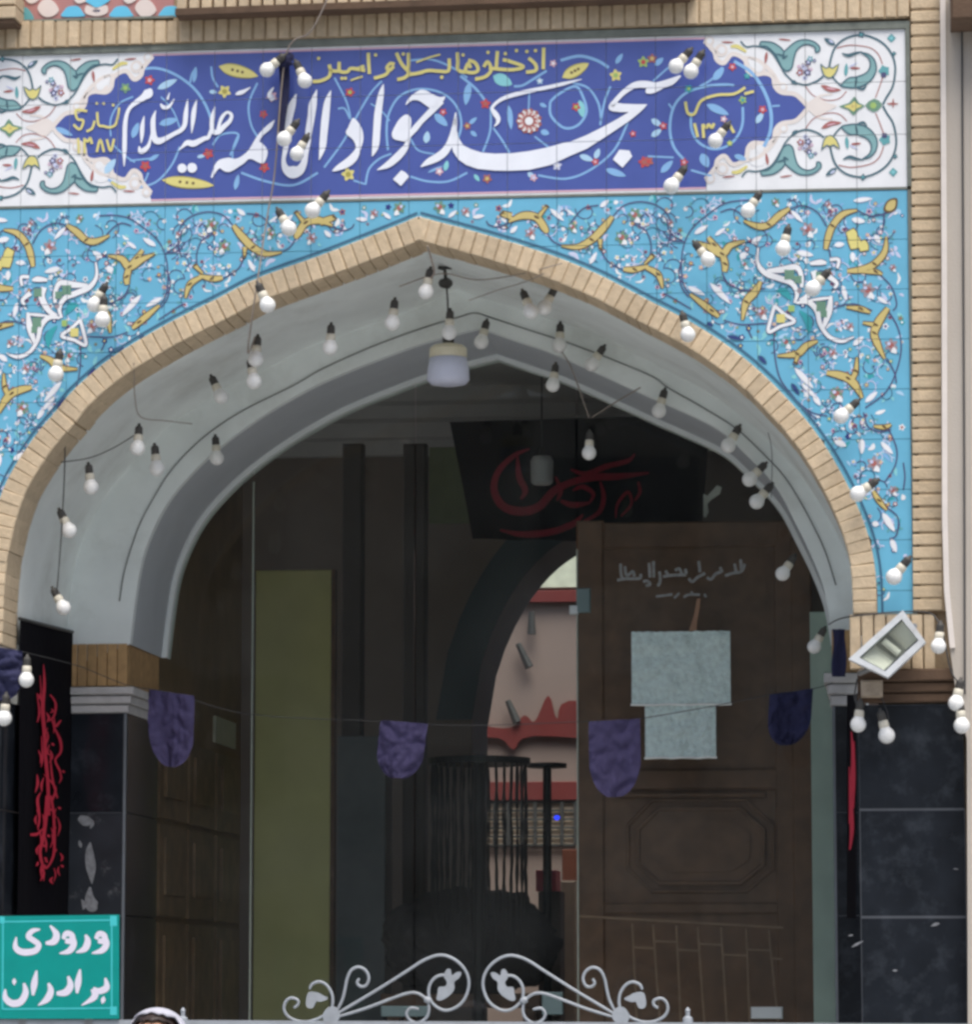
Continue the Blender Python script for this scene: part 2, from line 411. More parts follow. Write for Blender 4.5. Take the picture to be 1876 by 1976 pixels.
# mortar bed of the ring
g = G(); V = []; Fc = []
for O in (ringO_R, ringO_L):
    pl = resample(O, 80); sg = 1 if O is ringO_R else -1
    I = offset(pl, RW - .006, sg)
    V = []
    for p, q in zip(pl, I): V += [(p[0], -.024, p[1]), (q[0], -.024, q[1]), (q[0], .215, q[1])]
    g.add(V, [f for i in range(79) for f in ((3 * i, 3 * i + 1, 3 * i + 4, 3 * i + 3), (3 * i + 1, 3 * i + 2, 3 * i + 5, 3 * i + 4))])
g.build('mortar_bed', M_mortar, arch, fix=False)

# ------------------------------------------------------------------ plaster vault: outer soffit, front face, inner soffit, lip
vault = thing('plaster_vault', 'grey plastered pointed vault between the brick arch and the glass doors', 'vault', (APX.x, .9, 3.0))
def strip(lo, hi, name, mt, parent=vault, smooth=True):
    n = len(lo); V = list(lo) + list(hi)
    return obj(name, V, [(i, i + 1, n + i + 1, n + i) for i in range(n - 1)], mt, parent, smooth=smooth)
def at(pr, Y): return [(x, Y, z) for x, z in pr]
def grow(pr, d):     # towards the outside of the opening (+d) or the inside (-d)
    c = (sum(p[0] for p in pr) / len(pr), min(p[1] for p in pr)); out = []
    for x, z in pr:
        l = math.hypot(x - c[0], z - c[1]); out.append((x + (x - c[0]) / l * d, z + (z - c[1]) / l * d))
    return out
A1 = grow(profA, .006)
strip(at(A1, .20), at(A1, Y1), 'outer_soffit', M_plaster)
strip(at(A1, Y1), at(profB, Y1), 'front_face', M_plaster)
strip(at(profB, Y1), at(profB, Y1 + .05), 'soffit_edge', M_plaster2)
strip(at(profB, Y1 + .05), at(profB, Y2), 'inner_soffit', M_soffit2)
lip = grow(profB, -.022)
strip(at(profB, Y2), at(lip, Y2), 'lip_face', M_plaster2); strip(at(lip, Y2), at(lip, Y2 + .1), 'lip_return', M_plaster2)
# round vent disc in the inner soffit
vp = P(617, 772, 1.5)
g = G(); g.lathe([(.001, .0), (.05, .0), (.055, .01), (.04, .014), (.036, .006), (.001, .006)], 20)
vd = g.build('vent_ring', M_wire, vault); vd.location = (vp.x, 1.5, vp.z - .02); vd.rotation_euler = (0, math.radians(-32), 0); vd.parent = vault

# ------------------------------------------------------------------ calligraphy panel tiles
bt = lambda x: 108 + (55 - 108) * x / 1750.0          # panel top / bottom in picture rows
bb = lambda x: 399 + (361 - 399) * x / 1750.0
XL, XRR = P(-60, 250).x, P(1750, 205).x
def rowz(fn):
    a, b = P(0, fn(0)), P(1750, fn(1750))
    return lambda X: a.z + (b.z - a.z) * (X - a.x) / (b.x - a.x)
ztop, zbot = rowz(bt), rowz(bb)
panel = thing('calligraphy_panel', 'white and cobalt tiled panel with large white Persian mosque name lettering above the arch', 'tile panel', (APX.x, 0, zbot(APX.x)))
TS = .206
xs = []; x = XRR
while x > XL - TS: xs.append(x); x -= TS
xs = xs[::-1]
hj = .0011
for i in range(len(xs) - 1):
    for r in range(3):
        a, b = xs[i] + hj, xs[i + 1] - hj
        zf = lambda X, u: zbot(X) + (ztop(X) - zbot(X)) * u
        u0, u1 = r / 3 + .002, (r + 1) / 3 - .002
        t = G(); y = jit(.0003)
        t.prism([(a, y, zf(a, u0)), (b, y, zf(b, u0)), (b, y, zf(b, u1)), (a, y, zf(a, u1))], (0, .012, 0))
        t.build('tile', MATS['white'], panel)
g = G(); g.prism([(xs[0], .0125, zbot(xs[0])), (xs[-1], .0125, zbot(xs[-1])), (xs[-1], .0125, ztop(xs[-1])), (xs[0], .0125, ztop(xs[0]))], (0, .005, 0)); g.build('grout', M_grout, panel)
vj = [(Vector((X, 0, 0)), Vector((1, 0, 0))) for X in xs[1:-1]]
def hline(z0f):
    a, b = Vector((xs[0], 0, z0f(xs[0]))), Vector((xs[-1], 0, z0f(xs[-1]))); d = (b - a).normalized()
    return (a, Vector((-d.z, 0, d.x)))
hjn = [hline(lambda X, u=u: zbot(X) + (ztop(X) - zbot(X)) * u) for u in (1 / 3, 2 / 3)]
J_PANEL = vj + hjn
# grey trim strips round the panel
def bar2(p, q, w, y0, y1, mt, name, parent):
    """flat bar from p to q (x,z), w wide, between depths y0<y1"""
    p, q = Vector((p[0], 0, p[1])), Vector((q[0], 0, q[1])); d = (q - p).normalized(); nn = Vector((-d.z, 0, d.x)) * w / 2
    t = G(); t.prism([v + Vector((0, y0, 0)) for v in (p - nn, q - nn, q + nn, p + nn)], (0, y1 - y0, 0)); return t.build(name, mt, parent)
bar2((XL - .1, ztop(XL - .1) + .015), (XRR + .018, ztop(XRR) + .015), .030, -.012, .02, M_trim, 'border_strip', panel)
bar2((XL - .1, zbot(XL - .1) - .005), (XRR, zbot(XRR) - .005), .009, -.004, .02, M_trim, 'border_strip', panel)
fx0, fx1 = P(1757, 60), P(1762, 1183)
bar2((XRR + .009, zbot(XRR) + .002), (XRR + .009, ztop(XRR) - .001), .017, -.012, .02, M_trim, 'border_strip', panel)

# ------------------------------------------------------------------ spandrel tiles
def spandrel(name, label, left):
    th = thing(name, label, 'tile spandrel', (APX.x + (-.9 if left else .9), 0, 4.2))
    X0, X1 = (XL, APX.x) if left else (APX.x, XRR)
    zb = P(1700, 1185).z
    ztp = lambda X: zbot(X) - .0105
    nrow = 9
    for i in range(len(xs) - 1):
        a, b = max(xs[i] + hj, X0), min(xs[i + 1] - hj, X1)
        if b - a < .004: continue
        for r in range(nrow):
            t1, t0 = -r * TS - hj, -(r + 1) * TS + hj
            S = [a + (b - a) * k / 10 for k in range(11)]
            lo = []; hi = []
            for X in S:
                zt = ztp(X) + t1; zl = max(ztp(X) + t0, zarch(X) - .01, zb)
                lo.append(min(zl, zt)); hi.append(zt)
            keep = [k for k in range(11) if hi[k] - lo[k] > .002]
            if len(keep) < 2: continue
            poly = [(S[k], 0, lo[k]) for k in keep] + [(S[k], 0, hi[k]) for k in keep[::-1]]
            pl2 = []
            for p in poly:
                if not pl2 or math.dist(p, pl2[-1]) > 1e-5: pl2.append(p)
            t = G(); t.prism(pl2, (0, .012, 0)); t.build('tile', MATS['turq'], th)
    S = [X0 + (X1 - X0) * k / 120 for k in range(121)]
    V = []
    for X in S: V += [(X, .0126, max(zarch(X) - .02, zb)), (X, .0126, ztp(X))]
    obj('grout', V, [(2 * k, 2 * k + 2, 2 * k + 3, 2 * k + 1) for k in range(120)], M_grout, th)
    return th
spR = spandrel('tile_spandrel', 'turquoise floral tile spandrel filling the corner to the right of the arch', False)
spL = spandrel('tile_spandrel', 'turquoise floral tile spandrel to the left of the arch, cut by the picture edge', True)
J_SP = vj + [hline(lambda X, r=r: zbot(X) - .0105 - r * TS) for r in range(1, 9)]
bar2((XRR + .009, zbot(XRR) - .012), (XRR + .009, P(1700, 1185).z), .017, -.010, .02, M_trim, 'border_strip', spR)
bar2((P(1697, 1187).x, P(1697, 1187).z), (XRR + .017, P(1697, 1187).z), .012, -.010, .02, M_trim, 'border_strip', spR)

# ------------------------------------------------------------------ brick courses above and beside
frame = thing('brick_surround', 'tan brick frame courses running above and to the right of the tiled panels', 'brickwork', (XRR, 0, 3.0))
ct = lambda x: (42 if x < 335 else 36 - (x - 335) * .0345)     # top of soldier course (picture rows)
cb = lambda x: 96 - x * .0352
bm_s = brickmesh(.046, 1.0, .06, .004)
x = -60.0; PIT = 23.9
while x < 1750:
    a, b = P(x + PIT / 2, cb(x)), P(x + PIT / 2, max(ct(x), -12))
    h = b.z - a.z
    o = bpy.data.objects.new('brick', bm_s); link(o, frame); s = random.uniform(.93, 1.0)
    o.location = (a.x, -.026 + jit(.003), (a.z + b.z) / 2); o.rotation_euler = (0, jit(.006) + .004, 0); o.scale = (s, 1, h - .004)
    x += PIT
# row above the ledge (projecting string course)
g = G(); l0, l1 = P(338, 30, -.12), P(1330, -6, -.12)
g.prism([(l0.x, -.13, l0.z), (l1.x, -.13, l1.z), (l1.x, -.13, l1.z + .028), (l0.x, -.13, l0.z + .028)], (0, .16, 0))
g.build('ledge', M_brown, frame)  # shade beneath the projecting bricks put into the brown
x = 338.0
while x < 1330:
    yy = 22 - (x - 338) * .0345
    a = P(x + PIT / 2, yy, -.12)
    o = bpy.data.objects.new('brick', bm_s); link(o, frame)
    o.location = (a.x, -.122 + jit(.002), a.z + .055); o.rotation_euler = (0, jit(.006), 0); o.scale = (random.uniform(.93, 1), 2, .105); x += PIT
    if a.z > 6: break
# right column of horizontal courses
bm_h = brickmesh(1.0, .0465, .06, .004)
y = -3.4
while y < 1180:
    k = (y - 47) / 1133; xa, xb = 1759 + 4 * k, 1815 + 4 * k
    a, b = P(xa, y + 12.6), P(xb, y + 12.6)
    o = bpy.data.objects.new('brick', bm_h); link(o, frame)
    o.location = ((a.x + b.x) / 2, -.022 + jit(.002), a.z); o.rotation_euler = (0, jit(.008), 0); o.scale = (b.x - a.x, 1, random.uniform(.93, 1.0)); y += 25.2
g = G(); p0, p1, p2, p3 = P(1760, -6), P(1764, 1180), P(1814, -6), P(1818, 1180)
g.box((p0.x + .002, -.0165, p1.z), (p2.x, .02, p0.z)); g.build('mortar_bed', M_mortar, frame)
g = G(); g.prism([P(-60, 97, -.0195), P(1750, 34.5, -.0195), P(1750, -12, -.0195), P(335, 34, -.0195), P(334, 43, -.0195), P(-60, 43, -.0195)], (0, .03, 0)); g.build('mortar_bed', M_mortar, frame)
# soldier bricks of the right capital
x = 1640.0
while x < 1800:
    a, b = P(x + 12, 1292), P(x + 12, 1186)
    o = bpy.data.objects.new('brick', bm_s); link(o, frame); o.location = (a.x, -.02 + jit(.002), (a.z + b.z) / 2); o.scale = (random.uniform(.93, 1), 1, b.z - a.z - .004); x += PIT
# short courses between the ring foot and the tiles
# ------------------------------------------------------------------ top-left geometric tile niche
nic = thing('geometric_tile_panel', 'pink, cream and turquoise rosette tiles in a niche at the upper left', 'tile panel', P(180, 20))
b0 = B(0, 0)
def up3(w, pts, Y): return [P(*w(*p), Y) for p in pts]
t = G(); t.prism(up3(b0, [(185, 232), (2010, 180), (2010, -260), (185, -260)], .010), (0, .008, 0)); t.build('backing', mat('tile_rose', (182, 128, 122), **CER), nic)
cr_, tq_, dk_ = mat('tile_cream', (226, 212, 204), **CER), mat('tile_sky', (104, 196, 230), **CER), mat('tile_navy', (70, 84, 130), **CER)
def piece(pts, mt, sm=True):
    q = crom(pts, 4, True) if sm else pts
    t = G(); t.prism(up3(b0, q, .004), (0, .006, 0)); t.build('tile', mt, nic)
for dx in (0, 1130):
    piece([(430 + dx, 100), (470 + dx, 20), (540 + dx, -15), (620 + dx, 20), (675 + dx, 120), (600 + dx, 188), (500 + dx, 188)], cr_)
for dx in (0, 560, 1130):
    piece([(705 + dx, 186), (740 + dx, 120), (790 + dx, 76), (900 + dx, 74), (960 + dx, 150), (975 + dx, 184), (840 + dx, 194)], tq_)
    piece([(300 + dx, 10), (360 + dx, 40), (440 + dx, 0), (440 + dx, -60), (300 + dx, -60)], cr_)
piece([(985, 150), (1000, 60), (1110, 92), (1230, 60), (1235, 150), (1110, 186)], cr_); piece([(1062, 125), (1110, 95), (1160, 125), (1110, 150)], dk_)
piece([(965, -20), (1060, 62), (1110, 84), (1180, 62), (1265, -20)], tq_); piece([(250, 222), (270, 90), (330, 110), (385, 222)], MATS['teal'])
t = G(); t.prism(up3(b0, [(175, 262), (240, 252), (240, -260), (175, -260)], -.012), (0, .03, 0)); t.build('frame_strip', mat('niche_frame', (52, 70, 66), rough=.6), nic)
t = G(); t.prism(up3(b0, [(240, 252), (2010, 205), (2010, 178), (240, 228)], -.010), (0, .03, 0)); t.build('frame_strip', M_trim, nic)
# brick pier corner at the extreme upper left
pier = thing('brick_pier', 'projecting tan brick pier end cut by the upper left corner', 'pier', P(10, 40, -.1))
for k in range(3):
    t = G(); p0, p1 = P(-70 , 38 - k * 26, -.14), P(30, 38 - k * 26, -.14); t.box((p0.x, -.15 + jit(.002), p0.z), (p1.x, .02, p0.z + .05), ch=.004); t.build('brick', M_brick, pier)
t = G(); p0, p1 = P(-70, 46, -.14), P(27, 46, -.14); t.box((p0.x, -.14, p0.z), (p1.x, .02, p0.z + .015)); t.build('mortar', M_brown, pier)  # underside strip of the pier, its shade given as brown colour
# ------------------------------------------------------------------ painted decoration of the calligraphy panel
A1w, A2w, A3w = A(0, 0), A(1024, 0), A(2048, 0)
B1, B2, B3, B4, B5, B6, B7 = B(360, 220), B(640, 220), B(1000, 250), B(1400, 200), B(1800, 150), B(980, 120), B(1300, 120)
b1, b2 = B(2250, 80), B(2450, 80)
ident = lambda X, Z: (X, Z)
AXZ = P(1640, 205).z                                   # horizontal mirror axis of the end panels
AXX = P(818, 250).x
flipz = lambda X, Z: (X, 2 * AXZ - Z)
flipx = lambda X, Z: (2 * AXX - X + .02, Z)
flipxz = lambda X, Z: (2 * AXX - X + .02, 2 * AXZ - Z)
ALL4 = [ident, flipz, flipx, flipxz]; ENDS = [ident, flipx]

# cobalt cartouche with scalloped ends
pf = Paint()
def px(w, pts): return [w(*p) for p in pts]
endR = px(A3w, [(330, 237), (385, 300), (400, 345), (440, 365), (480, 318), (520, 318), (565, 350), (578, 405), (610, 432), (680, 425), (725, 445), (738, 500), (775, 535), (850, 545), (895, 580), (935, 625)])
tz, bz = (lambda X: ztop(X) - .020), (lambda X: zbot(X) + .018)
def wpts(dp): return [(P(x, y).x, P(x, y).z) for x, y in dp]
er = wpts(crom(endR, 3)); er2 = [(x, 2 * AXZ - z) for x, z in er][::-1]
er[0] = (er[0][0], tz(er[0][0])); er2[-1] = (er2[-1][0], bz(er2[-1][0]))
el = [(2 * AXX - x + .02, z) for x, z in er]; el2 = [(2 * AXX - x + .02, z) for x, z in er2]
poly = er + er2[1:]
poly = [(x, min(max(z, bz(x)), tz(x))) for x, z in poly]
polyL = [(x, min(max(z, bz(x)), tz(x))) for x, z in (el + el2[1:])][::-1]
ring_ = poly + polyL
tr = tessellate_polygon([[Vector((x, z, 0)) for x, z in ring_]])
pf._emit(ring_, [tuple(t) for t in tr], 'blue', 1)
idw = lambda x, y: (x, y)
idw.k = 1.0
# pink-cream border round the cartouche
for tf in ALL4:
    pf.tf = tf
    pf.stroke(idw, [(x, y, 9) for x, y in endR], 'cream', 2)
    for cx, cy, r in ((425, 292, 38), (640, 398, 44), (782, 507, 28), (355, 240, 30)):
        pf.disc(A3w, cx, cy, r, 'cream', 2, 14)
        pf.disc(A3w, cx + 3, cy - 2, r * .55, 'white', 3, 10)
    pf.stroke(A3w, [(935, 620, 30), (990, 560, 16), (1070, 545, 10)], 'cream', 2)
    pf.fill(A3w, [(590, 310), (660, 300), (690, 360), (640, 400), (590, 380)], 'white', 2); pf.leaf(A3w, 690, 300, 680, 370, 18, 'brownred', 3)
    pf.stroke(A3w, [(560, 330, 14), (640, 350, 22), (720, 420, 22), (770, 500, 18)], 'cream', 2)
    pf.stroke(A3w, [(480, 270, 14), (520, 270, 24), (570, 300, 14)], 'yellow', 3)
pf.tf = ident
for fn, dz in ((tz, .004), (bz, -.004)):
    S = [poly[0][0] + (polyL[-1][0] - poly[0][0]) * k / 40 for k in range(41)]
    V = []
    for X in S: V += [(X, fn(X) + dz - .004), (X, fn(X) + dz + .004)]
    pf._emit(V, [(2 * k, 2 * k + 1, 2 * k + 3, 2 * k + 2) for k in range(40)], 'pink', 2)
pf.build('cartouche', panel, J_PANEL)

# arabesque of the white ends
pa = Paint()
for tf in ALL4:
    pa.tf = tf
    pa.stroke(b2, [(630, 480), (650, 380), (685, 280), (750, 200), (850, 140), (1000, 112), (1150, 150), (1270, 225), (1350, 330), (1390, 450), (1390, 580), (1360, 720), (1290, 840), (1250, 920)], 'teal_dark', 3, 24)
    pa.stroke(b2, [(560, 590), (480, 650), (350, 690), (200, 655)], 'teal_dark', 3, 24)
    pa.stroke(b1, [(930, 640), (850, 560), (780, 440), (700, 320), (620, 265), (500, 240), (400, 250), (335, 185)], 'teal_dark', 3, 20)
    pa.stroke(b2, [(660, 590), (720, 660), (780, 712)], 'teal_dark', 3, 20)
    pa.stroke(b2, [(720, 265), (850, 232), (1000, 240), (1120, 270), (1200, 340), (1245, 450)], 'brownred', 2, 12)
    pa.stroke(b2, [(1250, 600), (1210, 720), (1165, 840)], 'brownred', 2, 12)
    pa.stroke(b2, [(350, 700), (440, 810), (600, 868), (740, 850), (830, 765)], 'brownred', 2, 11)
    big = [(1000, 318), (1080, 335), (1150, 400), (1175, 500), (1140, 600), (1060, 680), (940, 722), (850, 722), (770, 700), (850, 615), (950, 598), (1060, 550), (1105, 470), (1085, 380)]
    pa.fill(b2, big, 'teal_mid', 3); pa.stroke(b2, big + big[:1], 'teal_dark', 4, 18)
    pa.stroke(b2, [(940, 720, 20), (1020, 740, 30), (1060, 690, 14)], 'teal_dark', 4); pa.leaf(b2, 950, 600, 930, 720, 26, 'teal_dark', 5)
    pa.stroke(b2, [(775, 325, 12), (850, 350, 40), (930, 325, 34), (1010, 308, 12)], 'teal_dark', 4)
    lw = [(570, 190), (700, 200), (800, 260), (840, 300), (900, 250), (980, 190), (1080, 168), (1180, 190), (1250, 250), (1245, 300), (1205, 310), (1195, 255), (1120, 222), (1040, 240), (980, 300), (950, 400), (930, 490), (880, 530), (820, 500), (780, 420), (730, 330), (640, 250), (560, 240)]
    pa.fill(b1, lw, 'teal_mid', 3, n=2); pa.stroke(b1, lw + lw[:1], 'teal_dark', 4, 18, n=3); pa.stroke(b1, [(840, 300, 14), (830, 380, 30), (880, 350, 10)], 'teal_dark', 5); pa.leaf(b1, 740, 330, 880, 370, 24, 'teal_dark', 5)
    for dx, dy, r, c in ((0, 0, 70, 'greypink'), (-60, 50, 45, 'brownred'), (40, -70, 42, 'purple'), (30, 50, 48, 'purple'), (-20, -20, 30, 'lilac'), (60, -110, 40, 'teal'), (110, -90, 26, 'purple'), (0, 110, 34, 'lilac'), (-70, -20, 26, 'pink'), (70, 10, 24, 'pink')):
        pa.flower(b1, 1080 + dx, 500 + dy, r, c, 'lilac' if c != 'lilac' else 'purple', 3)
    cup = [(530, 450), (590, 500), (630, 480), (670, 500), (740, 450), (700, 560), (640, 610), (580, 590), (550, 530)]
    pa.fill(b2, cup, 'yellow', 4, n=2); pa.stroke(b2, cup + cup[:1], 'teal_dark', 5, 13, n=2)
    pa.leaf(b2, 530, 695, 770, 750, 60, 'brownred', 3, .1); pa.leaf(b2, 590, 725, 710, 750, 18, 'pink', 4)
    pa.leaf(b2, 820, 590, 830, 440, 44, 'teal', 3); pa.leaf(b2, 870, 495, 990, 500, 30, 'brownred', 3); pa.leaf(b2, 850, 490, 960, 430, 20, 'lilac', 3)
    pa.disc(b2, 1265, 530, 62, 'teal', 3, 10, .15); pa.disc(b2, 1260, 575, 34, 'purple', 4, 8, .1)
    pa.disc(b2, 1350, 150, 52, 'teal', 3, 4); pa.disc(b2, 1350, 150, 26, 'aqua', 4, 4)
    pa.flower(b2, 1000, 110, 42, 'teal_dark', 'teal', 4, 4); pa.flower(b2, 1380, 330, 30, 'teal_dark', 'teal', 4, 4)
    pa.leaf(b2, 700, 230, 570, 150, 60, 'teal_dark', 4); pa.leaf(b2, 680, 205, 620, 170, 26, 'lilac', 5)
    pa.leaf(b2, 40, 160, 190, 175, 20, 'brownred', 3); pa.leaf(b1, 110, 195, 260, 200, 22, 'brownred', 3); pa.leaf(b2, 190, 640, 260, 690, 50, 'teal_dark', 4)
for tf in ENDS:
    pa.tf = tf
    dm = [(740, 940), (860, 900), (920, 825), (975, 900), (1045, 935), (965, 985), (910, 1045), (845, 975)]
    pa.fill(b2, dm, 'green', 3, n=2); pa.fill(b2, [(800, 940), (880, 915), (920, 880), (960, 915), (1010, 935), (950, 965), (910, 1000), (860, 965)], 'yellow', 4, n=2); pa.disc(b2, 900, 938, 18, 'gold', 5, 6)
    d2 = [(1045, 930), (1150, 850), (1240, 910), (1210, 970), (1140, 1005)]
    pa.fill(b2, d2, 'green', 3, n=2); pa.disc(b2, 1140, 930, 40, 'lime', 4, 6)
    pa.stroke(b2, [(1300, 910, 8), (1360, 910, 26), (1430, 910, 8)], 'brownred', 3); pa.stroke(b2, [(1370, 850, 8), (1370, 900, 22), (1370, 955, 8)], 'brownred', 3)
    pa.fill(b2, [(370, 930), (480, 840), (620, 900), (720, 935), (620, 990), (480, 1050)], 'cream', 2)
pa.tf = ident
pa.build('arabesque', panel, J_PANEL)

# pale blue vines, blossoms and leaves on the cobalt field
pv = Paint()
V_ = 'vine_blue'
for w, wd_, pl in [
 (A2w, 13, [(370, 870), (362, 760), (375, 660), (430, 565), (520, 520), (620, 520), (710, 555), (775, 630), (795, 730), (765, 830)]),
 (A2w, 12, [(335, 470), (270, 540), (180, 690), (110, 820), (0, 970)]), (A2w, 11, [(60, 450), (130, 590), (152, 690), (120, 630), (80, 630)]),
 (A2w, 13, [(500, 1022), (600, 1050), (720, 1050), (830, 1000)]), (A2w, 10, [(500, 800), (545, 870), (640, 892)]),
 (A2w, 15, [(790, 440), (880, 515), (945, 600)]), (A2w, 15, [(1310, 590), (1315, 670), (1390, 740), (1470, 725), (1520, 650), (1500, 560), (1455, 500), (1360, 545), (1310, 590)]),
 (A2w, 13, [(1440, 480), (1530, 510), (1590, 600), (1605, 700)]), (A2w, 18, [(1370, 350), (1480, 325), (1580, 350), (1650, 392)]), (A2w, 13, [(1660, 500), (1625, 590), (1600, 725)]),
 (A2w, 11, [(1220, 790), (1300, 852)]), (A2w, 12, [(965, 620), (962, 760), (920, 880)]), (A2w, 12, [(980, 740), (1030, 810), (1075, 885)]),
 (A2w, 13, [(1240, 1015), (1400, 1035), (1540, 985), (1680, 870), (1760, 710)]), (A2w, 10, [(1190, 520), (1185, 640)]), (A2w, 12, [(240, 1070), (260, 980), (320, 920), (390, 890)]), (A2w, 11, [(170, 1045), (235, 1065)]),
 (A2w, 14, [(1100, 500), (1150, 495), (1210, 460), (1290, 410)]), (A2w, 9, [(270, 600), (330, 640), (380, 700)]), (A2w, 12, [(500, 350), (620, 345), (740, 390), (830, 450)]),
 (A1w, 16, [(790, 405), (900, 395), (1010, 430), (1120, 510), (1190, 610), (1235, 730)]), (A1w, 12, [(1222, 385), (1230, 450), (1262, 505)]), (A1w, 12, [(1490, 480), (1440, 600), (1452, 720), (1492, 795)]),
 (A1w, 12, [(780, 1090), (900, 1055), (990, 960), (1040, 850)]), (A1w, 11, [(858, 1000), (830, 1060), (785, 1090)]), (A1w, 14, [(1395, 1000), (1540, 1050), (1700, 1072), (1840, 1000)]), (A1w, 10, [(650, 835), (720, 900), (780, 940)]),
 (A1w, 10, [(490, 890), (500, 940), (540, 975)]), (A1w, 12, [(590, 1020), (690, 1075)]), (A1w, 10, [(770, 560), (690, 600), (640, 690), (640, 790)]), (A1w, 12, [(1230, 840), (1280, 780), (1380, 780), (1330, 900)]), (A1w, 10, [(1380, 780), (1350, 850), (1345, 920)]),
 (A1w, 12, [(1100, 480), (1110, 430), (1135, 390)]), (A1w, 9, [(930, 560), (1000, 640), (1040, 740)]), (A1w, 10, [(750, 930), (900, 915)]),
 (A3w, 20, [(500, 355), (600, 420), (670, 520), (712, 640), (710, 760), (672, 850)]), (A3w, 15, [(550, 620), (548, 720), (512, 800), (450, 850), (370, 862), (290, 820), (252, 740), (252, 650)]),
 (A3w, 16, [(500, 495), (440, 490), (340, 500), (220, 540), (150, 620), (128, 740), (150, 850), (215, 930)]), (A3w, 11, [(0, 905), (150, 912)]), (A3w, 13, [(250, 985), (370, 1020)]), (A3w, 11, [(30, 470), (120, 390)]),
 (A3w, 11, [(120, 600), (150, 640)]), (A3w, 12, [(720, 615), (765, 612)]), (A3w, 12, [(300, 500), (370, 460), (430, 390)])]:
    pv.stroke(w, pl, V_, 2, wd_)
for w, x0, y0, x1, y1, wd_, c in [
 (A1w, 910, 515, 1025, 460, 42, 'pale_blue'), (A1w, 605, 1005, 668, 920, 46, 'pale_blue'), (A1w, 765, 800, 800, 710, 40, V_), (A1w, 920, 720, 1030, 690, 44, V_), (A1w, 320, 740, 420, 785, 34, V_), (A1w, 1360, 1100, 1380, 1010, 30, V_), (A1w, 860, 930, 920, 895, 26, V_), (A1w, 1140, 910, 1190, 900, 22, 'pale_blue'), (A1w, 1210, 530, 1255, 535, 26, 'pale_blue'), (A1w, 1120, 480, 1135, 390, 26, V_),
 (A2w, 840, 480, 820, 610, 44, V_), (A2w, 590, 830, 600, 760, 40, 'pale_blue'), (A2w, 1070, 610, 1085, 750, 34, V_), (A2w, 640, 660, 715, 730, 46, V_), (A2w, 980, 440, 1090, 490, 70, 'aqua'), (A2w, 840, 720, 885, 680, 26, V_), (A2w, 850, 760, 885, 790, 26, V_), (A2w, 1480, 580, 1500, 680, 46, 'aqua'), (A2w, 1480, 900, 1560, 930, 36, 'pale_blue'), (A2w, 1570, 920, 1595, 860, 34, 'pale_blue'), (A2w, 1630, 980, 1750, 1020, 40, V_), (A2w, 1690, 370, 1730, 310, 30, V_), (A2w, 700, 990, 715, 930, 30, 'aqua'), (A2w, 1255, 760, 1305, 775, 36, V_), (A2w, 1180, 1000, 1220, 1030, 30, 'pale_blue'), (A2w, 600, 1000, 690, 960, 16, V_), (A2w, 870, 1010, 900, 1050, 24, 'aqua'), (A2w, 1250, 600, 1290, 620, 24, V_),
 (A3w, 310, 890, 350, 970, 54, V_), (A3w, 380, 465, 440, 390, 46, V_), (A3w, 75, 1000, 145, 930, 40, V_), (A3w, 340, 605, 470, 665, 46, V_), (A3w, 625, 715, 670, 650, 36, 'pale_blue'), (A3w, 20, 690, 80, 730, 36, 'pale_blue'), (A3w, 20, 790, 80, 750, 36, 'pale_blue'), (A3w, 40, 380, 90, 335, 34, V_), (A3w, 500, 900, 570, 925, 34, V_)]:
    pv.leaf(w, x0, y0, x1, y1, wd_, c, 3)
for w, x, y, r, c, h in [
 (A1w, 840, 962, 34, 'red', 'brownred'), (A1w, 1205, 890, 34, 'red', 'brownred'), (A1w, 1530, 970, 32, 'red', 'brownred'), (A1w, 1525, 662, 26, 'red', 'brownred'), (A1w, 865, 465, 32, 'red', 'pink'), (A1w, 725, 510, 34, 'green', 'lime'), (A1w, 1300, 530, 40, 'yellow', 'yellow_dark'), (A1w, 1575, 560, 34, 'pink', 'lilac'),
 (A2w, 935, 602, 32, 'red', 'brownred'), (A2w, 690, 650, 24, 'red', 'pink'), (A2w, 668, 993, 26, 'pink', 'white'), (A2w, 945, 1035, 30, 'brownred', 'gold'), (A2w, 1572, 938, 24, 'red', 'pink'), (A2w, 1790, 775, 22, 'red', 'pink'), (A2w, 1855, 940, 36, 'red', 'brownred'), (A2w, 1328, 368, 24, 'pink', 'white'), (A2w, 1690, 437, 38, 'yellow', 'lime'), (A2w, 140, 1010, 42, 'yellow', 'yellow_dark'), (A2w, 1850, 360, 36, 'lime', 'red'), (A2w, 150, 535, 30, 'red', 'lime'), (A2w, 1460, 620, 28, 'red', 'lime'), (A2w, 830, 730, 24, 'brownred', 'gold'), (A2w, 1350, 960, 30, 'lilac', 'white'), (A2w, 1215, 1030, 24, 'pink', 'lilac'), (A2w, 1250, 470, 22, 'pale_blue', 'white'),
 (A3w, 25, 340, 30, 'brownred', 'gold'), (A3w, 90, 730, 26, 'red', 'pink'), (A3w, 665, 635, 28, 'red', 'pink'), (A3w, 490, 388, 26, 'red', 'pink'), (A3w, 237, 515, 26, 'sea', 'lime'), (A3w, 210, 940, 26, 'red', 'pink'), (A3w, 550, 580, 26, 'lime', 'sea'), (A3w, 5, 935, 32, 'brownred', 'red'), (A3w, 440, 690, 22, 'pink', 'white'), (A3w, 575, 440, 20, 'sea', 'teal'), (A3w, 475, 830, 20, 'lime', 'yellow')]:
    pv.flower(w, x, y, r, c, h, 4)
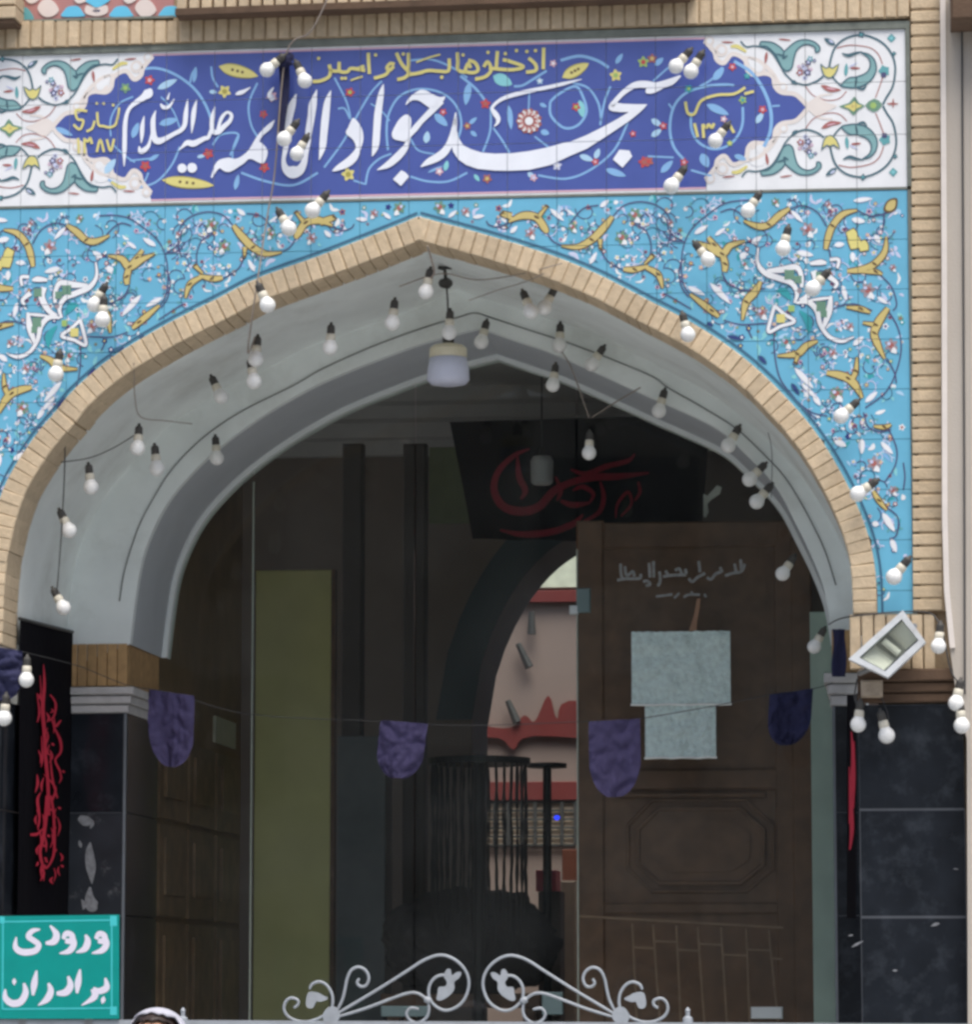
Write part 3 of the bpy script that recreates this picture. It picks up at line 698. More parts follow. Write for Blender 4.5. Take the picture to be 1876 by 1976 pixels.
for w, x0, y0, x1, y1, wd_ in ((A1w, 1265, 385, 1495, 442, 66), (A1w, 935, 1042, 1240, 1075, 60), (A2w, 1380, 450, 1535, 368, 62)):
    pv.leaf(w, x0, y0, x1, y1, wd_ + 14, 'yellow_dark', 3); pv.leaf(w, x0, y0, x1, y1, wd_, 'yellow', 4)
    for u in (.35, .48, .6): pv.disc(w, x0 + (x1 - x0) * u, y0 + (y1 - y0) * u, 9, 'gold_line', 5, 6)
# red and white rosette
for r, c, l in ((72, 'brownred', 4), (54, 'cream', 5), (38, 'brownred', 6), (24, 'white', 7)): pv.disc(A2w, 1188, 702, r, c, l, 22, .07)
for k in range(12):
    a = k * math.pi / 6; pv.disc(A2w, 1188 + 60 * math.cos(a), 702 + 60 * math.sin(a), 8, 'white', 8, 6)
    pv.disc(A2w, 1188 + 44 * math.cos(a + .26), 702 + 44 * math.sin(a + .26), 6, 'red', 8, 6)
pv.build('floral_scrollwork', panel, J_PANEL)

# large white name
def letter(): pl_.build('letter', panel, J_PANEL, kind=None)
def word(): py.build('small_word', panel, J_PANEL, kind=None)
pl_ = Paint(); LT = 'letter'; LL = 9
S = lambda w, pts, n=6: pl_.stroke(w, pts, LT, LL, n=n)
Fi = lambda w, pts, sm=True: pl_.fill(w, pts, LT, LL, sm, n=3)
S(B5, [(1290, 330, 20), (1190, 395, 80), (1090, 430, 86), (990, 470, 110), (920, 505, 84), (890, 530, 20)])
S(B5, [(1000, 440, 60), (880, 430, 84), (760, 440, 76), (640, 515, 62), (545, 610, 56), (485, 690, 60), (505, 725, 40)])
sw = [(520, 640), (600, 655), (720, 658), (900, 664), (880, 700), (820, 770), (700, 850), (600, 915), (400, 1050), (200, 1180), (0, 1262)]
sweep = [B5(*p) for p in [(905, 662), (860, 715), (800, 770), (700, 850), (600, 918), (400, 1050), (200, 1178), (0, 1262)]]
sweep += [B4(*p) for p in [(1250, 1180), (1000, 1238), (760, 1248), (600, 1245), (400, 1225), (270, 1180), (180, 1115), (120, 1030), (95, 930), (88, 800), (120, 680), (160, 590), (155, 760), (190, 880), (240, 955), (330, 1000), (450, 1037), (600, 1050), (800, 1045), (1000, 1020), (1200, 980), (1400, 925)]]
sweep += [B5(*p) for p in [(0, 1100), (200, 1018), (400, 918), (560, 830), (690, 752), (590, 752), (500, 742), (455, 715), (480, 660), (530, 640), (620, 655), (760, 660)]]
pl_.fill(idw, sweep, LT, LL, smooth=False)
S(B3, [(1615, 390, 14), (1605, 520, 52), (1580, 650, 74), (1540, 760, 84), (1480, 850, 96), (1400, 910, 96), (1300, 960, 76), (1210, 1018, 14)])
letter()
S(B4, [(1610, 188, 8), (1400, 240, 40), (1200, 285, 46), (1000, 325, 50), (800, 375, 50), (680, 420, 44), (605, 475, 38), (572, 525, 38), (605, 585, 62), (640, 640, 56), (635, 690, 40), (595, 735, 12)])
letter()
Fi(A2w, [(1770, 873), (1786, 908), (1730, 972), (1674, 925), (1712, 868)], False)
letter()
Fi(B3, [(1035, 305), (1060, 240), (1120, 180), (1200, 130), (1270, 135), (1350, 180), (1430, 212), (1492, 205), (1470, 260), (1390, 340), (1330, 345), (1260, 300), (1190, 255), (1110, 250)])
S(B3, [(1450, 255, 80), (1330, 375, 76), (1220, 485, 66), (1140, 580, 72), (1090, 645, 50), (1060, 700, 30)])
Fi(B3, [(1030, 415), (1080, 430), (1100, 480), (1095, 560), (1085, 700), (1040, 725), (960, 715), (890, 690), (875, 630), (910, 550), (960, 470)])
S(B3, [(1070, 680, 40), (1045, 770, 62), (990, 850, 88), (910, 930, 92), (820, 1000, 72), (705, 1054, 10)])
letter()
Fi(B3, [(985, 1058), (1035, 1085), (1076, 1130), (980, 1242), (888, 1162)], False)
letter()
S(B3, [(778, 60, 10), (750, 180, 68), (715, 400, 88), (700, 600, 88), (685, 780, 82), (648, 895, 14)])
letter()
Fi(B3, [(430, 452), (490, 510), (535, 600), (545, 700), (520, 800), (480, 920), (420, 990), (330, 1040), (188, 1072), (230, 1010), (350, 920), (440, 830), (455, 770), (420, 700), (342, 630), (370, 560), (400, 490)])
letter()
S(B3, [(168, 135, 10), (130, 260, 72), (105, 450, 92), (85, 650, 88), (70, 800, 76), (33, 940, 10)])
letter()
S(B2, [(1325, 235, 10), (1280, 400, 92), (1260, 550, 88), (1235, 700, 84), (1215, 850, 74), (1195, 980, 64), (1172, 1090, 80), (1120, 1170, 120), (1040, 1190, 150), (965, 1150, 90), (940, 1050, 50), (965, 900, 64), (985, 680, 76), (1010, 540, 84), (1040, 410, 86), (1088, 285, 10)])
letter()
S(B1, [(1860, 590, 10), (1800, 665, 62), (1700, 760, 52), (1640, 860, 62), (1580, 960, 66), (1500, 1040, 86), (1420, 1085, 110), (1330, 1105, 175), (1240, 1100, 120), (1185, 1140, 60), (1130, 1255, 20)])
Fi(B1, [(1650, 830), (1740, 880), (1782, 960), (1745, 1075), (1690, 1085), (1600, 1040), (1530, 1035), (1570, 930)])
letter()
S(B1, [(1410, 290, 20), (1450, 275, 50), (1500, 258, 46), (1580, 210, 12)]); S(B1, [(1850, 210, 14), (1800, 290, 50), (1830, 345, 44), (1870, 330, 12)])
letter()
S(B1, [(430, 225, 30), (400, 275, 118), (340, 325, 80), (260, 380, 60), (190, 440, 46), (150, 520, 46), (130, 640, 54), (125, 800, 54), (122, 950, 50), (118, 1125, 10)])
letter()
S(B1, [(350, 540, 8), (330, 650, 50), (325, 760, 46), (316, 855, 10)])
letter()
S(B1, [(485, 475, 10), (455, 580, 56), (455, 700, 62), (470, 800, 76), (520, 830, 80), (600, 800, 58), (700, 745, 52), (775, 705, 54), (820, 640, 56), (835, 500, 54), (855, 345, 8)])
S(B1, [(430, 740, 10), (410, 860, 38), (370, 920, 60), (310, 950, 60), (292, 890, 14)])
letter()
S(B1, [(960, 350, 8), (930, 470, 54), (915, 600, 50), (900, 740, 8)])
letter()
S(B1, [(645, 270, 12), (620, 350, 30)]); S(B1, [(540, 400, 20), (575, 440, 46), (640, 430, 40), (700, 340, 10)])
letter()
S(B1, [(1170, 430, 8), (1145, 540, 54), (1135, 650, 54), (1150, 720, 60), (1210, 725, 60), (1270, 665, 60), (1340, 600, 50), (1362, 530, 40), (1310, 498, 34), (1250, 560, 44), (1220, 640, 40), (1200, 720, 40)])
S(B1, [(1125, 700, 40), (1095, 785, 48), (1050, 800, 54), (990, 830, 64), (920, 860, 76), (850, 850, 64), (800, 890, 36), (755, 935, 10)])
letter()
pl_.disc(B1, 790, 1145, 54, LT, LL); pl_.disc(B1, 905, 1140, 58, LT, LL)
letter()


# small yellow verse and dates
py = Paint(); Y_ = 'yellow'
def SY(w, pts, wd_): py.stroke(w, pts, Y_, 8, wd_)
for pts in ([(1535, 115), (1532, 250), (1530, 365)], [(1360, 235), (1440, 310), (1440, 380), (1330, 400)], [(1000, 155), (992, 250), (985, 350)], [(1060, 255), (1130, 270), (1300, 335), (1180, 370), (1000, 362), (900, 350)],
            [(840, 340), (880, 280), (915, 320), (920, 390), (850, 455), (740, 480)], [(660, 260), (740, 290), (775, 370), (720, 405), (630, 385), (660, 300), (690, 350)], [(535, 170), (540, 280), (545, 375), (640, 400)],
            [(440, 240), (432, 380), (330, 388), (200, 380), (80, 410), (-40, 430)]): SY(B7, pts, 42)
for pts in ([(1310, 400), (1150, 415), (1142, 290), (1140, 175)], [(1000, 175), (1060, 300), (1150, 400)], [(1160, 400), (1100, 460), (1010, 485)], [(980, 310), (930, 300), (890, 350), (930, 370), (970, 330)], [(920, 370), (870, 430), (740, 470)],
            [(675, 175), (680, 300), (688, 420)], [(630, 330), (560, 360), (640, 380), (480, 355), (430, 395), (345, 385), (338, 280)], [(350, 385), (250, 380), (222, 310)], [(240, 360), (220, 450), (120, 500), (30, 505)]): SY(B6, pts, 42)
for pts in ([(1230, 285), (1380, 230), (1510, 195)], [(470, 495), (540, 470), (610, 450)]): SY(B6, pts, 22)
for w, x, y in ((B7, 1340, 160), (B7, 1090, 185), (B7, 1440, 150), (B7, 1220, 150), (B7, 890, 170), (B7, 600, 200), (B7, 355, 455), (B6, 1525, 460), (B6, 100, 240), (B6, 370, 470), (B6, 410, 470), (B6, 760, 200), (B6, 1080, 190)): py.disc(w, x, y, 22, Y_, 8, 6)
word()
for pts in ([(690, 625), (672, 715), (640, 738), (600, 732), (570, 722), (562, 650)], [(548, 700), (532, 745), (500, 762)], [(505, 645), (440, 640), (448, 690), (482, 700), (462, 750), (425, 722)], [(452, 800), (456, 890)], [(488, 800), (490, 888)], [(488, 805), (508, 820), (522, 800), (532, 835)], [(560, 882), (580, 810), (602, 882)], [(618, 808), (640, 875), (660, 805)]): SY(A1w, pts, 15)
for x, y in ((600, 600), (655, 610), (560, 600)): py.disc(A1w, x, y, 9, Y_, 8, 6)
word()
for pts in ([(218, 590), (232, 655), (270, 660), (310, 585), (400, 552), (500, 545), (565, 508)], [(560, 545), (615, 530)], [(270, 715), (290, 795)], [(318, 720), (324, 800)], [(318, 722), (340, 740), (352, 722), (372, 740), (384, 715)], [(470, 715), (500, 770)]): SY(A3w, pts, 17)
word()

# ------------------------------------------------------------------ painted decoration of the spandrels
A5w, A6w, A9w = A(1024, 600), A(2048, 600), A(2048, 1200)
mir = lambda X, Z: (APX.x - (X - APX.x) * .972, Z)
def decorate(th, tf, seed):
    rnd = random.Random(seed)
    p = Paint(tf)
    # scattered small leaves and buds first (lowest layer)
    kinds = ['white', 'lilac', 'aqua', 'pale_blue', 'white', 'vine_blue', 'pale_blue', 'sea', 'aqua', 'lilac']
    done = 0
    while done < 300:
        x = rnd.uniform(812, 1745); y = rnd.uniform(385, 1165); X = P(x, y).x; Z = P(x, y).z
        if Z < zarch(X) + .035 or Z > zbot(X) - .03: continue
        done += 1
        c = rnd.choice(kinds); a = rnd.uniform(0, 6.28); L = rnd.uniform(9, 25)
        if rnd.random() < .62: p.leaf(idw, x, y, x + L * math.cos(a), y + L * math.sin(a), rnd.uniform(4, 9), c, 1, rnd.uniform(-.3, .3))
        else: p.flower(idw, x, y, rnd.uniform(3.5, 7.5), rnd.choice(['white', 'greypink', 'brownred', 'lilac', 'green', 'sea', 'navy', 'pink']), rnd.choice(['white', 'yellow', 'brownred', 'navy']), 1)
    done = 0
    while done < 190:
        x = rnd.uniform(830, 1740); y = rnd.uniform(390, 1160); X = P(x, y).x; Z = P(x, y).z
        if Z < zarch(X) + .07 or Z > zbot(X) - .06 or X > XRR - .07: continue
        done += 1; a0 = rnd.uniform(0, 6.28); r = rnd.uniform(9, 24); sg = rnd.choice((-1, 1))
        p.stroke(idw, [(x + r * (1 - i * .09) * math.cos(a0 + sg * i * .55), y + r * (1 - i * .09) * math.sin(a0 + sg * i * .55), 2.0) for i in range(9)], rnd.choice(['lilac', 'purple', 'purple', 'edge', 'edge']), 2, n=3)
        c = rnd.choice(['white', 'pale_blue', 'aqua', 'vine_blue', 'lilac', 'teal', 'pale_blue'])
        for i in (1, 3, 5):
            rr = r * (1 - i * .09); a = a0 + sg * i * .55; q = (x + rr * math.cos(a), y + rr * math.sin(a)); b_ = a + rnd.uniform(-.8, .8)
            p.leaf(idw, q[0], q[1], q[0] + 9 * math.cos(b_), q[1] + 9 * math.sin(b_), rnd.uniform(3, 5), c, 2, rnd.uniform(-.3, .3))
        i = 8; rr = r * .28; a = a0 + sg * 4.4; p.flower(idw, x + rr * math.cos(a), y + rr * math.sin(a), rnd.uniform(4, 6), rnd.choice(['greypink', 'white', 'brownred', 'pink', 'teal']), rnd.choice(['white', 'yellow', 'navy']), 2)
    PV = 'purple'
    for w, pl in [
     (A6w, [(620, 62), (540, 62), (440, 82), (345, 145), (258, 222), (212, 310), (195, 420), (205, 540), (262, 630), (330, 690)]), (A6w, [(205, 400), (180, 470), (195, 560), (235, 620)]),
     (A6w, [(420, 130), (490, 112), (560, 160), (600, 220)]), (A6w, [(430, 480), (470, 545), (560, 582), (680, 572)]), (A6w, [(820, 112), (900, 92), (985, 132), (1035, 210)]), (A6w, [(1050, 345), (1062, 410)]),
     (A6w, [(1205, 112), (1290, 152), (1395, 132)]), (A6w, [(1372, 132), (1360, 240)]), (A6w, [(1330, 478), (1410, 560), (1442, 660), (1420, 700)]), (A6w, [(1390, 695), (1450, 800), (1468, 920), (1440, 1050), (1380, 1170), (1260, 1262)]),
     (A6w, [(1075, 690), (1120, 672), (1200, 662), (1300, 700)]), (A6w, [(735, 790), (732, 900), (742, 1000), (770, 1100), (830, 1180), (900, 1262), (980, 1330)]), (A6w, [(440, 755), (540, 780), (690, 772)]), (A6w, [(570, 790), (605, 860)]),
     (A6w, [(1385, 975), (1430, 1060), (1440, 1120)]), (A6w, [(0, 430), (20, 330), (-10, 240), (-80, 200)]), (A6w, [(110, 170), (130, 250), (200, 295)]), (A6w, [(210, 300), (130, 290), (90, 240)]), (A6w, [(90, 600), (150, 630), (250, 690)]),
     (A5w, [(940, 180), (960, 205), (1020, 215), (1080, 185)]), (A5w, [(1290, 245), (1330, 300), (1400, 330)]), (A5w, [(1600, 330), (1640, 410), (1740, 470)]), (A5w, [(1670, 160), (1740, 90), (1850, 70), (1960, 110), (2010, 200), (1990, 330)]), (A5w, [(1430, 190), (1500, 110), (1590, 90)]),
     (A9w, [(760, 20), (830, 90), (940, 185), (1040, 210)]), (A9w, [(1250, 190), (1275, 270), (1340, 302), (1410, 288)]), (A9w, [(1392, 280), (1442, 400), (1432, 500), (1375, 590)]), (A9w, [(1385, 740), (1450, 800), (1440, 900), (1400, 920)]), (A9w, [(1480, 480), (1490, 560), (1480, 640)])]:
        p.stroke(w, pl, PV, 3, 8)
    for w, pl in [
     (A6w, [(555, 180, 10), (640, 212, 44), (700, 202, 44), (760, 150, 48), (822, 108, 22)]), (A6w, [(275, 300, 10), (350, 330, 40), (430, 372, 52), (480, 322, 44), (565, 298, 10)]), (A6w, [(350, 275, 24), (385, 320, 40), (440, 380, 40)]), (A6w, [(432, 370, 40), (448, 430, 48), (445, 475, 30)]),
     (A6w, [(1215, 118, 10), (1130, 142, 42), (1070, 210, 46), (1045, 275, 46), (1030, 345, 26)]), (A6w, [(1382, 270, 10), (1372, 360, 40), (1312, 430, 48), (1240, 462, 48), (1155, 470, 24)]), (A6w, [(1240, 470, 30), (1320, 475, 34), (1360, 490, 10)]),
     (A6w, [(655, 530, 20), (622, 590, 52), (570, 650, 52), (548, 755, 12)]), (A6w, [(245, 605, 15), (320, 662, 42), (370, 700, 42), (412, 735, 22)]), (A6w, [(985, 875, 15), (920, 902, 44), (865, 950, 46), (750, 962, 10)]), (A6w, [(870, 950, 34), (855, 1005, 14)]),
     (A6w, [(1392, 685, 30), (1340, 760, 58), (1312, 830, 52), (1330, 890, 46), (1372, 978, 12)]), (A6w, [(1245, 770, 12), (1320, 782, 34)]), (A6w, [(1150, 680, 10), (1235, 690, 38), (1290, 712, 12)]), (A6w, [(1035, 1060, 25), (1100, 1070, 52), (1160, 1092, 56), (1205, 1135, 50), (1242, 1205, 16)]), (A6w, [(1212, 970, 10), (1205, 1050, 34), (1180, 1105, 30)]),
     (A6w, [(-10, 450, 25), (60, 490, 42), (86, 570, 10)]), (A6w, [(-20, 430, 10), (30, 380, 30)]), (A5w, [(1070, 185, 12), (1150, 150, 52), (1230, 160, 52), (1280, 225, 48), (1292, 250, 20)]), (A5w, [(1235, 165, 36), (1292, 96, 10)]), (A5w, [(1375, 325, 10), (1470, 330, 38), (1550, 290, 52), (1620, 220, 52), (1672, 155, 28)]), (A5w, [(1600, 285, 34), (1602, 345, 10)]), (A5w, [(1735, 460, 25), (1800, 462, 42), (1880, 440, 16)]),
     (A9w, [(1305, 645, 20), (1340, 700, 36), (1385, 755, 10)]), (A9w, [(1310, 270, 14), (1370, 275, 30), (1410, 260, 12)]), (A5w, [(0, 170, 20), (60, 160, 34), (-20, 200, 16)])]:
        pl = [(a, b, c * .74) for a, b, c in pl]; p.stroke(w, pl, 'gold_line', 4, extra=13); p.stroke(w, pl, 'gold', 5)
        q = pl[len(pl) // 2]; p.leaf(w, q[0] - 14, q[1] - 10, q[0] + 16, q[1] + 8, 14, 'gold_line', 6)
    for bx, by, br in ((1185, 262, 34), (1200, 305, 40), (1250, 325, 32)): p.disc(A6w, bx, by, br + 6, 'gold_line', 4, 9, .12); p.disc(A6w, bx, by, br, 'yellow', 5, 9, .12)
    p.fill(A6w, [(1375, 80), (1400, 55), (1445, 50), (1440, 110), (1400, 135), (1365, 120)], 'gold_line', 4, n=3); p.fill(A6w, [(1385, 84), (1405, 64), (1435, 62), (1430, 105), (1400, 122), (1378, 112)], 'gold', 5, n=3)
    # large white scrolling ornament
    for pl in [[(640, 335, 12), (635, 420, 26), (680, 482, 40), (760, 512, 44), (835, 542, 38), (865, 600, 30), (850, 655, 18)], [(690, 470, 26), (780, 462, 48), (860, 448, 40), (890, 500, 32), (892, 565, 26)],
               [(940, 428, 22), (1000, 420, 42), (1035, 425, 18)], [(960, 470, 44), (975, 530, 50), (930, 610, 40), (880, 640, 22)], [(1045, 500, 40), (1095, 540, 28), (1080, 570, 20)],
               [(860, 655, 18), (930, 650, 38), (980, 700, 38), (1000, 780, 32), (1050, 850, 28), (1125, 876, 28), (1195, 852, 10)], [(1062, 615, 22), (1050, 700, 48), (1028, 770, 34), (1020, 800, 12)], [(940, 640, 14), (1000, 632, 24), (1060, 625, 16)],
               [(735, 672, 26), (790, 720, 26), (850, 762, 26), (770, 790, 26), (700, 822, 26), (715, 740, 26), (735, 672, 26)], [(1055, 405, 26), (1105, 405, 26), (1098, 455, 22)]]:
        pl = [(a, b, c * .78) for a, b, c in pl]; p.stroke(A6w, pl, 'purple', 5, extra=8); p.stroke(A6w, pl, 'white', 6)
    for x, y, r in ((820, 492, 34), (870, 520, 26), (1005, 675, 34), (1020, 720, 22), (1000, 500, 30)): p.disc(A6w, x, y, r, 'green', 7, 8, .2)
    p.disc(A6w, 770, 745, 30, 'yellow', 7, 8, .15); p.disc(A6w, 832, 688, 22, 'lime', 7, 8, .15); p.disc(A6w, 880, 585, 16, 'greypink', 7, 8)
    p.stroke(A6w, [(745, 585, 10), (790, 590, 46), (830, 640, 10)], 'sea', 4); p.stroke(A6w, [(880, 700, 10), (930, 760, 46), (930, 830, 10)], 'sea', 4)
    for w, x, y, r in ((A6w, 925, 228, 46), (A6w, 1275, 580, 48), (A6w, 1170, 790, 28), (A6w, 560, 430, 30), (A6w, 1095, 1180, 46), (A6w, 1070, 945, 32), (A6w, 660, 710, 40), (A6w, 800, 880, 40), (A6w, 1410, 900, 44), (A9w, 1310, 485, 46), (A9w, 1090, 80, 40), (A9w, 1420, 640, 30), (A5w, 1800, 145, 44), (A5w, 1725, 275, 44), (A5w, 1440, 215, 32), (A5w, 1195, 250, 36), (A5w, 670, 100, 40), (A5w, 820, 125, 30), (A6w, 130, 190, 24), (A6w, 1420, 450, 24), (A6w, 1045, 85, 24), (A6w, 740, 70, 28)):
        c = rnd.choice(['greypink', 'greypink', 'teal', 'green'])
        p.flower(w, x, y, r, c, 'brownred', 3, 6); p.disc(w, x + r * .4, y + r * .7, r * .42, 'white', 4, 7, .2); p.disc(w, x - r * .3, y - r * .2, r * .25, 'lilac', 5, 6)
    for w, x0, y0, x1, y1, wd_ in ((A6w, 270, 255, 350, 205, 26), (A6w, 390, 265, 450, 220, 18), (A6w, 600, 310, 660, 270, 26), (A6w, 860, 360, 960, 380, 30), (A6w, 1180, 170, 1260, 185, 30), (A6w, 1315, 260, 1345, 310, 28), (A6w, 1185, 360, 1190, 420, 26), (A6w, 1080, 320, 1140, 315, 26), (A6w, 1190, 65, 1300, 50, 24), (A6w, 830, 120, 900, 190, 22), (A6w, 360, 540, 480, 660, 30), (A6w, 230, 560, 330, 610, 26), (A6w, 1190, 900, 1250, 850, 28), (A6w, 850, 1030, 960, 1150, 30), (A6w, 1130, 560, 1150, 640, 24), (A6w, 1330, 620, 1390, 660, 20),
                               (A9w, 890, 20, 980, 110, 22), (A9w, 960, 90, 1000, 150, 26), (A9w, 1260, 130, 1330, 70, 26), (A9w, 1080, 350, 1150, 385, 32), (A9w, 1240, 340, 1240, 430, 30), (A9w, 1350, 360, 1420, 430, 26), (A9w, 1300, 830, 1340, 840, 28), (A9w, 1360, 770, 1430, 880, 34), (A9w, 1410, 920, 1440, 1000, 28), (A5w, 560, 150, 530, 260, 22), (A5w, 1310, 110, 1390, 180, 22), (A5w, 1540, 430, 1580, 360, 22), (A5w, 1080, 250, 1120, 210, 22), (A5w, 1600, 100, 1650, 60, 24), (A5w, 860, 160, 930, 150, 20), (A5w, 720, 160, 770, 120, 18), (A6w, 540, 400, 565, 360, 34)):
        p.leaf(w, x0, y0, x1, y1, wd_ + 8, 'lilac', 3); p.leaf(w, x0, y0, x1, y1, wd_, 'white', 4)
    for w, x0, y0, x1, y1 in ((A6w, 460, 845, 555, 870), (A6w, 640, 960, 690, 1010), (A6w, 340, 770, 380, 790), (A9w, 830, 20, 880, 90)):
        p.leaf(w, x0, y0, x1, y1, 34, 'edge', 2); p.leaf(w, x0 + 6, y0 + 3, x1 - 6, y1 - 4, 14, 'navy', 3)
    p.build('floral_scrollwork', th, J_SP)
    # dark edging line along the arch
    e = Paint()
    O = offset(ringO_R if tf is None else ringO_L, -.016, 1 if tf is None else -1)
    V = []
    for a, b in zip(O, offset(O, -.010, 1 if tf is None else -1)): V += [a, b]
    e._emit(V, [(2 * k, 2 * k + 1, 2 * k + 3, 2 * k + 2) for k in range(len(O) - 1)], 'edge', 4)
    e.build('edging_line', th, J_SP)
decorate(spR, None, 3)
decorate(spL, mir, 3)
# ------------------------------------------------------------------ jambs, piers, capitals
ZS = P(0, 1243).z
M_marble_l = mat('black_marble_limed', (40, 44, 50), rough=.35, var=.4, scale=6, bump=.02, dirt=(150, 152, 154), dscale=11, damt=.8, dmin=.57)
XLo, XRo = profA[0][0], P(1655, 1500).x              # outer opening sides
XLi, XRi = P(245, 1300, Y1).x, P(1606, 1300, Y1).x   # inner opening sides
zJ = [P(100, y, Y1).z for y in (1376, 1568, 1767)]
def slabs(th, axis, a, b, plane, zs, n=1, d=.03, mt=None):
    """marble slabs on a face; axis 'x' = facing the street, 'y' = side face (facing +x or -x)"""
    for z1, z0 in zip(zs, zs[1:]):
        row = zs.index(z1)
        for k in range(n):
            u0, u1 = a + (b - a) * k / n + .002, a + (b - a) * (k + 1) / n - .002
            t = G()
            if axis == 'x': t.box((u0, plane + jit(.0015), z0 + .0025), (u1, plane + d, z1 - .0025), ch=.003)
            else:
                s = 1 if d > 0 else -1
                x0, x1 = sorted((plane, plane - s * abs(d)))
                t.box((x0, u0, z0 + .0025), (x1, u1, z1 - .0025))
            t.build('marble_slab', mt if (mt and row == 1) else M_marble, th)
zz = [P(1740, 1360).z, P(1740, 1562).z, P(1740, 1770).z, P(1740, 1976).z - .02, .75, .3, .13]
# right outer pier
pr = thing('marble_pier', 'black marble pier with grey joints standing under the tilted floodlight on the right', 'pier', (P(1745, 1500).x, 0, .13))
xa, xb = XRo + .006, P(1865, 1600).x
slabs(pr, 'x', xa, xb, -.012, zz)
g = G(); g.box((xa + .002, -.0105, .13), (xb - .002, .02, zz[0])); g.build('joint_bed', M_joint, pr)
g = G(); p0, p1 = P(1640, 1358), P(1850, 1292)
for k, (u0, u1, ex) in enumerate(((0, .3, .0), (.3, .62, .012), (.62, 1, .03))):
    g.box((xa - .0, -.03 - ex, p0.z + (p1.z - p0.z) * u0 + .002), (xb + .0, .02, p0.z + (p1.z - p0.z) * u1), ch=.006)
g.build('cornice', M_brown, pr)
# outer jamb sides (receding)
for nm, X, sg, lb in (('marble_jamb', XLo, 1, 'receding black marble jamb behind the left hanging banner'), ('marble_jamb', XRo, -1, 'thin receding black marble jamb behind the edge-on right banner')):
    jb = thing(nm, lb, 'jamb', (X, .6, .13))
    zs = [P(20, 1350).z, P(20, 1562).z, P(20, 1770).z, 1.45, .75, .3, .13]
    slabs(jb, 'y', .02, Y1 - .004, X + (.0), zs, 2, .03 * sg)
    t = G(); t.box((X - (.03 if sg > 0 else 0), .252, zs[0]), (X + (.03 if sg < 0 else 0), Y1, ZS + .02)); t.build('plaster_strip', M_plaster, jb)
# left outer pier front
plf = thing('marble_pier', 'black marble pier at the left picture edge behind the purple pennant', 'pier', (XLo - .2, 0, .13))
slabs(plf, 'x', XLo - .45, XLo - .003, -.012, [P(20, 1350).z, P(20, 1562).z, P(20, 1770).z, 1.45, .75, .3, .13])
t = G(); t.box((XLo - .45, -.03, P(20, 1350).z), (XLo - .002, .02, P(20, 1300).z), ch=.006); t.build('cornice', M_stone, plf)
t = G(); t.box((XLo - .45, -.02, P(20, 1298).z), (XLo - .002, .25, P(20, 1246).z)); t.build('brick_course', M_brick, plf)

def inner_pier(X0, X1, face, lb, ytop, yc0, yc1, xref):
    """front faces the street at Y1, its side face looks into the opening; face=+1: opening lies to the right"""
    th = thing('inner_pier', lb, 'pier', ((X0 + X1) / 2, Y1, .13))
    zt, z1, z0 = (P(xref, y, Y1).z for y in (ytop, yc0, yc1))
    xi = X1 if face > 0 else X0
    xo = X0 if face > 0 else X1
    n = max(1, round(abs(X1 - X0) / .042))
    for k in range(n):
        t = G(); u = (X1 - X0) / n
        t.box((X0 + k * u + .0015, Y1 - .008 + jit(.0015), z1 + .001), (X0 + (k + 1) * u - .0015, Y1 + .05, zt), ch=.003); t.build('brick', M_brickdark, th)
    for k in range(12):
        u = (Y2 - Y1 - .06) / 12; t = G(); y0 = Y1 + .056 + k * u
        xx = sorted((xi, xi - .05 * face)); t.box((xx[0], y0, z1 + .001), (xx[1], y0 + u - .003, zt)); t.build('brick', M_brickdark, th)
    t = G(); xx = sorted((xi - .008 * face, xi - .06 * face)); t.box((xx[0], Y1 + .02, z1), (xx[1], Y2, zt)); t.build('mortar', M_mortar, th)
    h = (z1 - z0)
    for k, (u0, u1, ex) in enumerate(((0, .34, .008), (.34, .68, .02), (.68, 1, .034))):
        t = G(); t.box((X0 - (ex if face < 0 else 0), Y1 - ex, z0 + h * u0), (X1 + (ex if face > 0 else 0), Y2 - .002 - k * .001, z0 + h * u1 - .004), ch=.006); t.build('cornice_stone', M_stone, th)
    zs = [z0, P(xref, 1568, Y1).z, P(xref, 1767, Y1).z, 1.45, .75, .3, .13]
    slabs(th, 'x', X0 + (.002 if face > 0 else .006), X1 - (.006 if face > 0 else .002), Y1 + .002, zs, mt=M_marble_l if face > 0 else None)
    slabs(th, 'y', Y1 + .006, Y2 - .004, xi, zs, 1, .03 * face)
    t = G(); t.box((min(xi, xi - .012 * face), Y1 - .004, .13), (max(xi, xi - .012 * face), Y1 + .02, z0 - .001)); t.build('corner_strip', M_trim2, th)
    t = G(); t.box((X0 + .008, Y1 + .0045, .13), (X1 - .012, Y2 - .006, z0)); t.build('core', M_joint, th)
    return th
M_brickdark = mat('brick_ochre', (176, 142, 98), rough=.85, var=.18, scale=24, bump=.3, rand=.12)
M_trim2 = mat('corner_trim', (110, 116, 122), rough=.5, var=.1)
ip_left = inner_pier(XLo, XLi, 1, 'left inner pier with ochre brick capital, white moulded cornice and black marble facing', 1243, 1325, 1376, 190)
inner_pier(XRi, XRo, -1, 'narrow right inner pier with white moulded cornice beside the dark brown door', 1216, 1298, 1362, 1620)

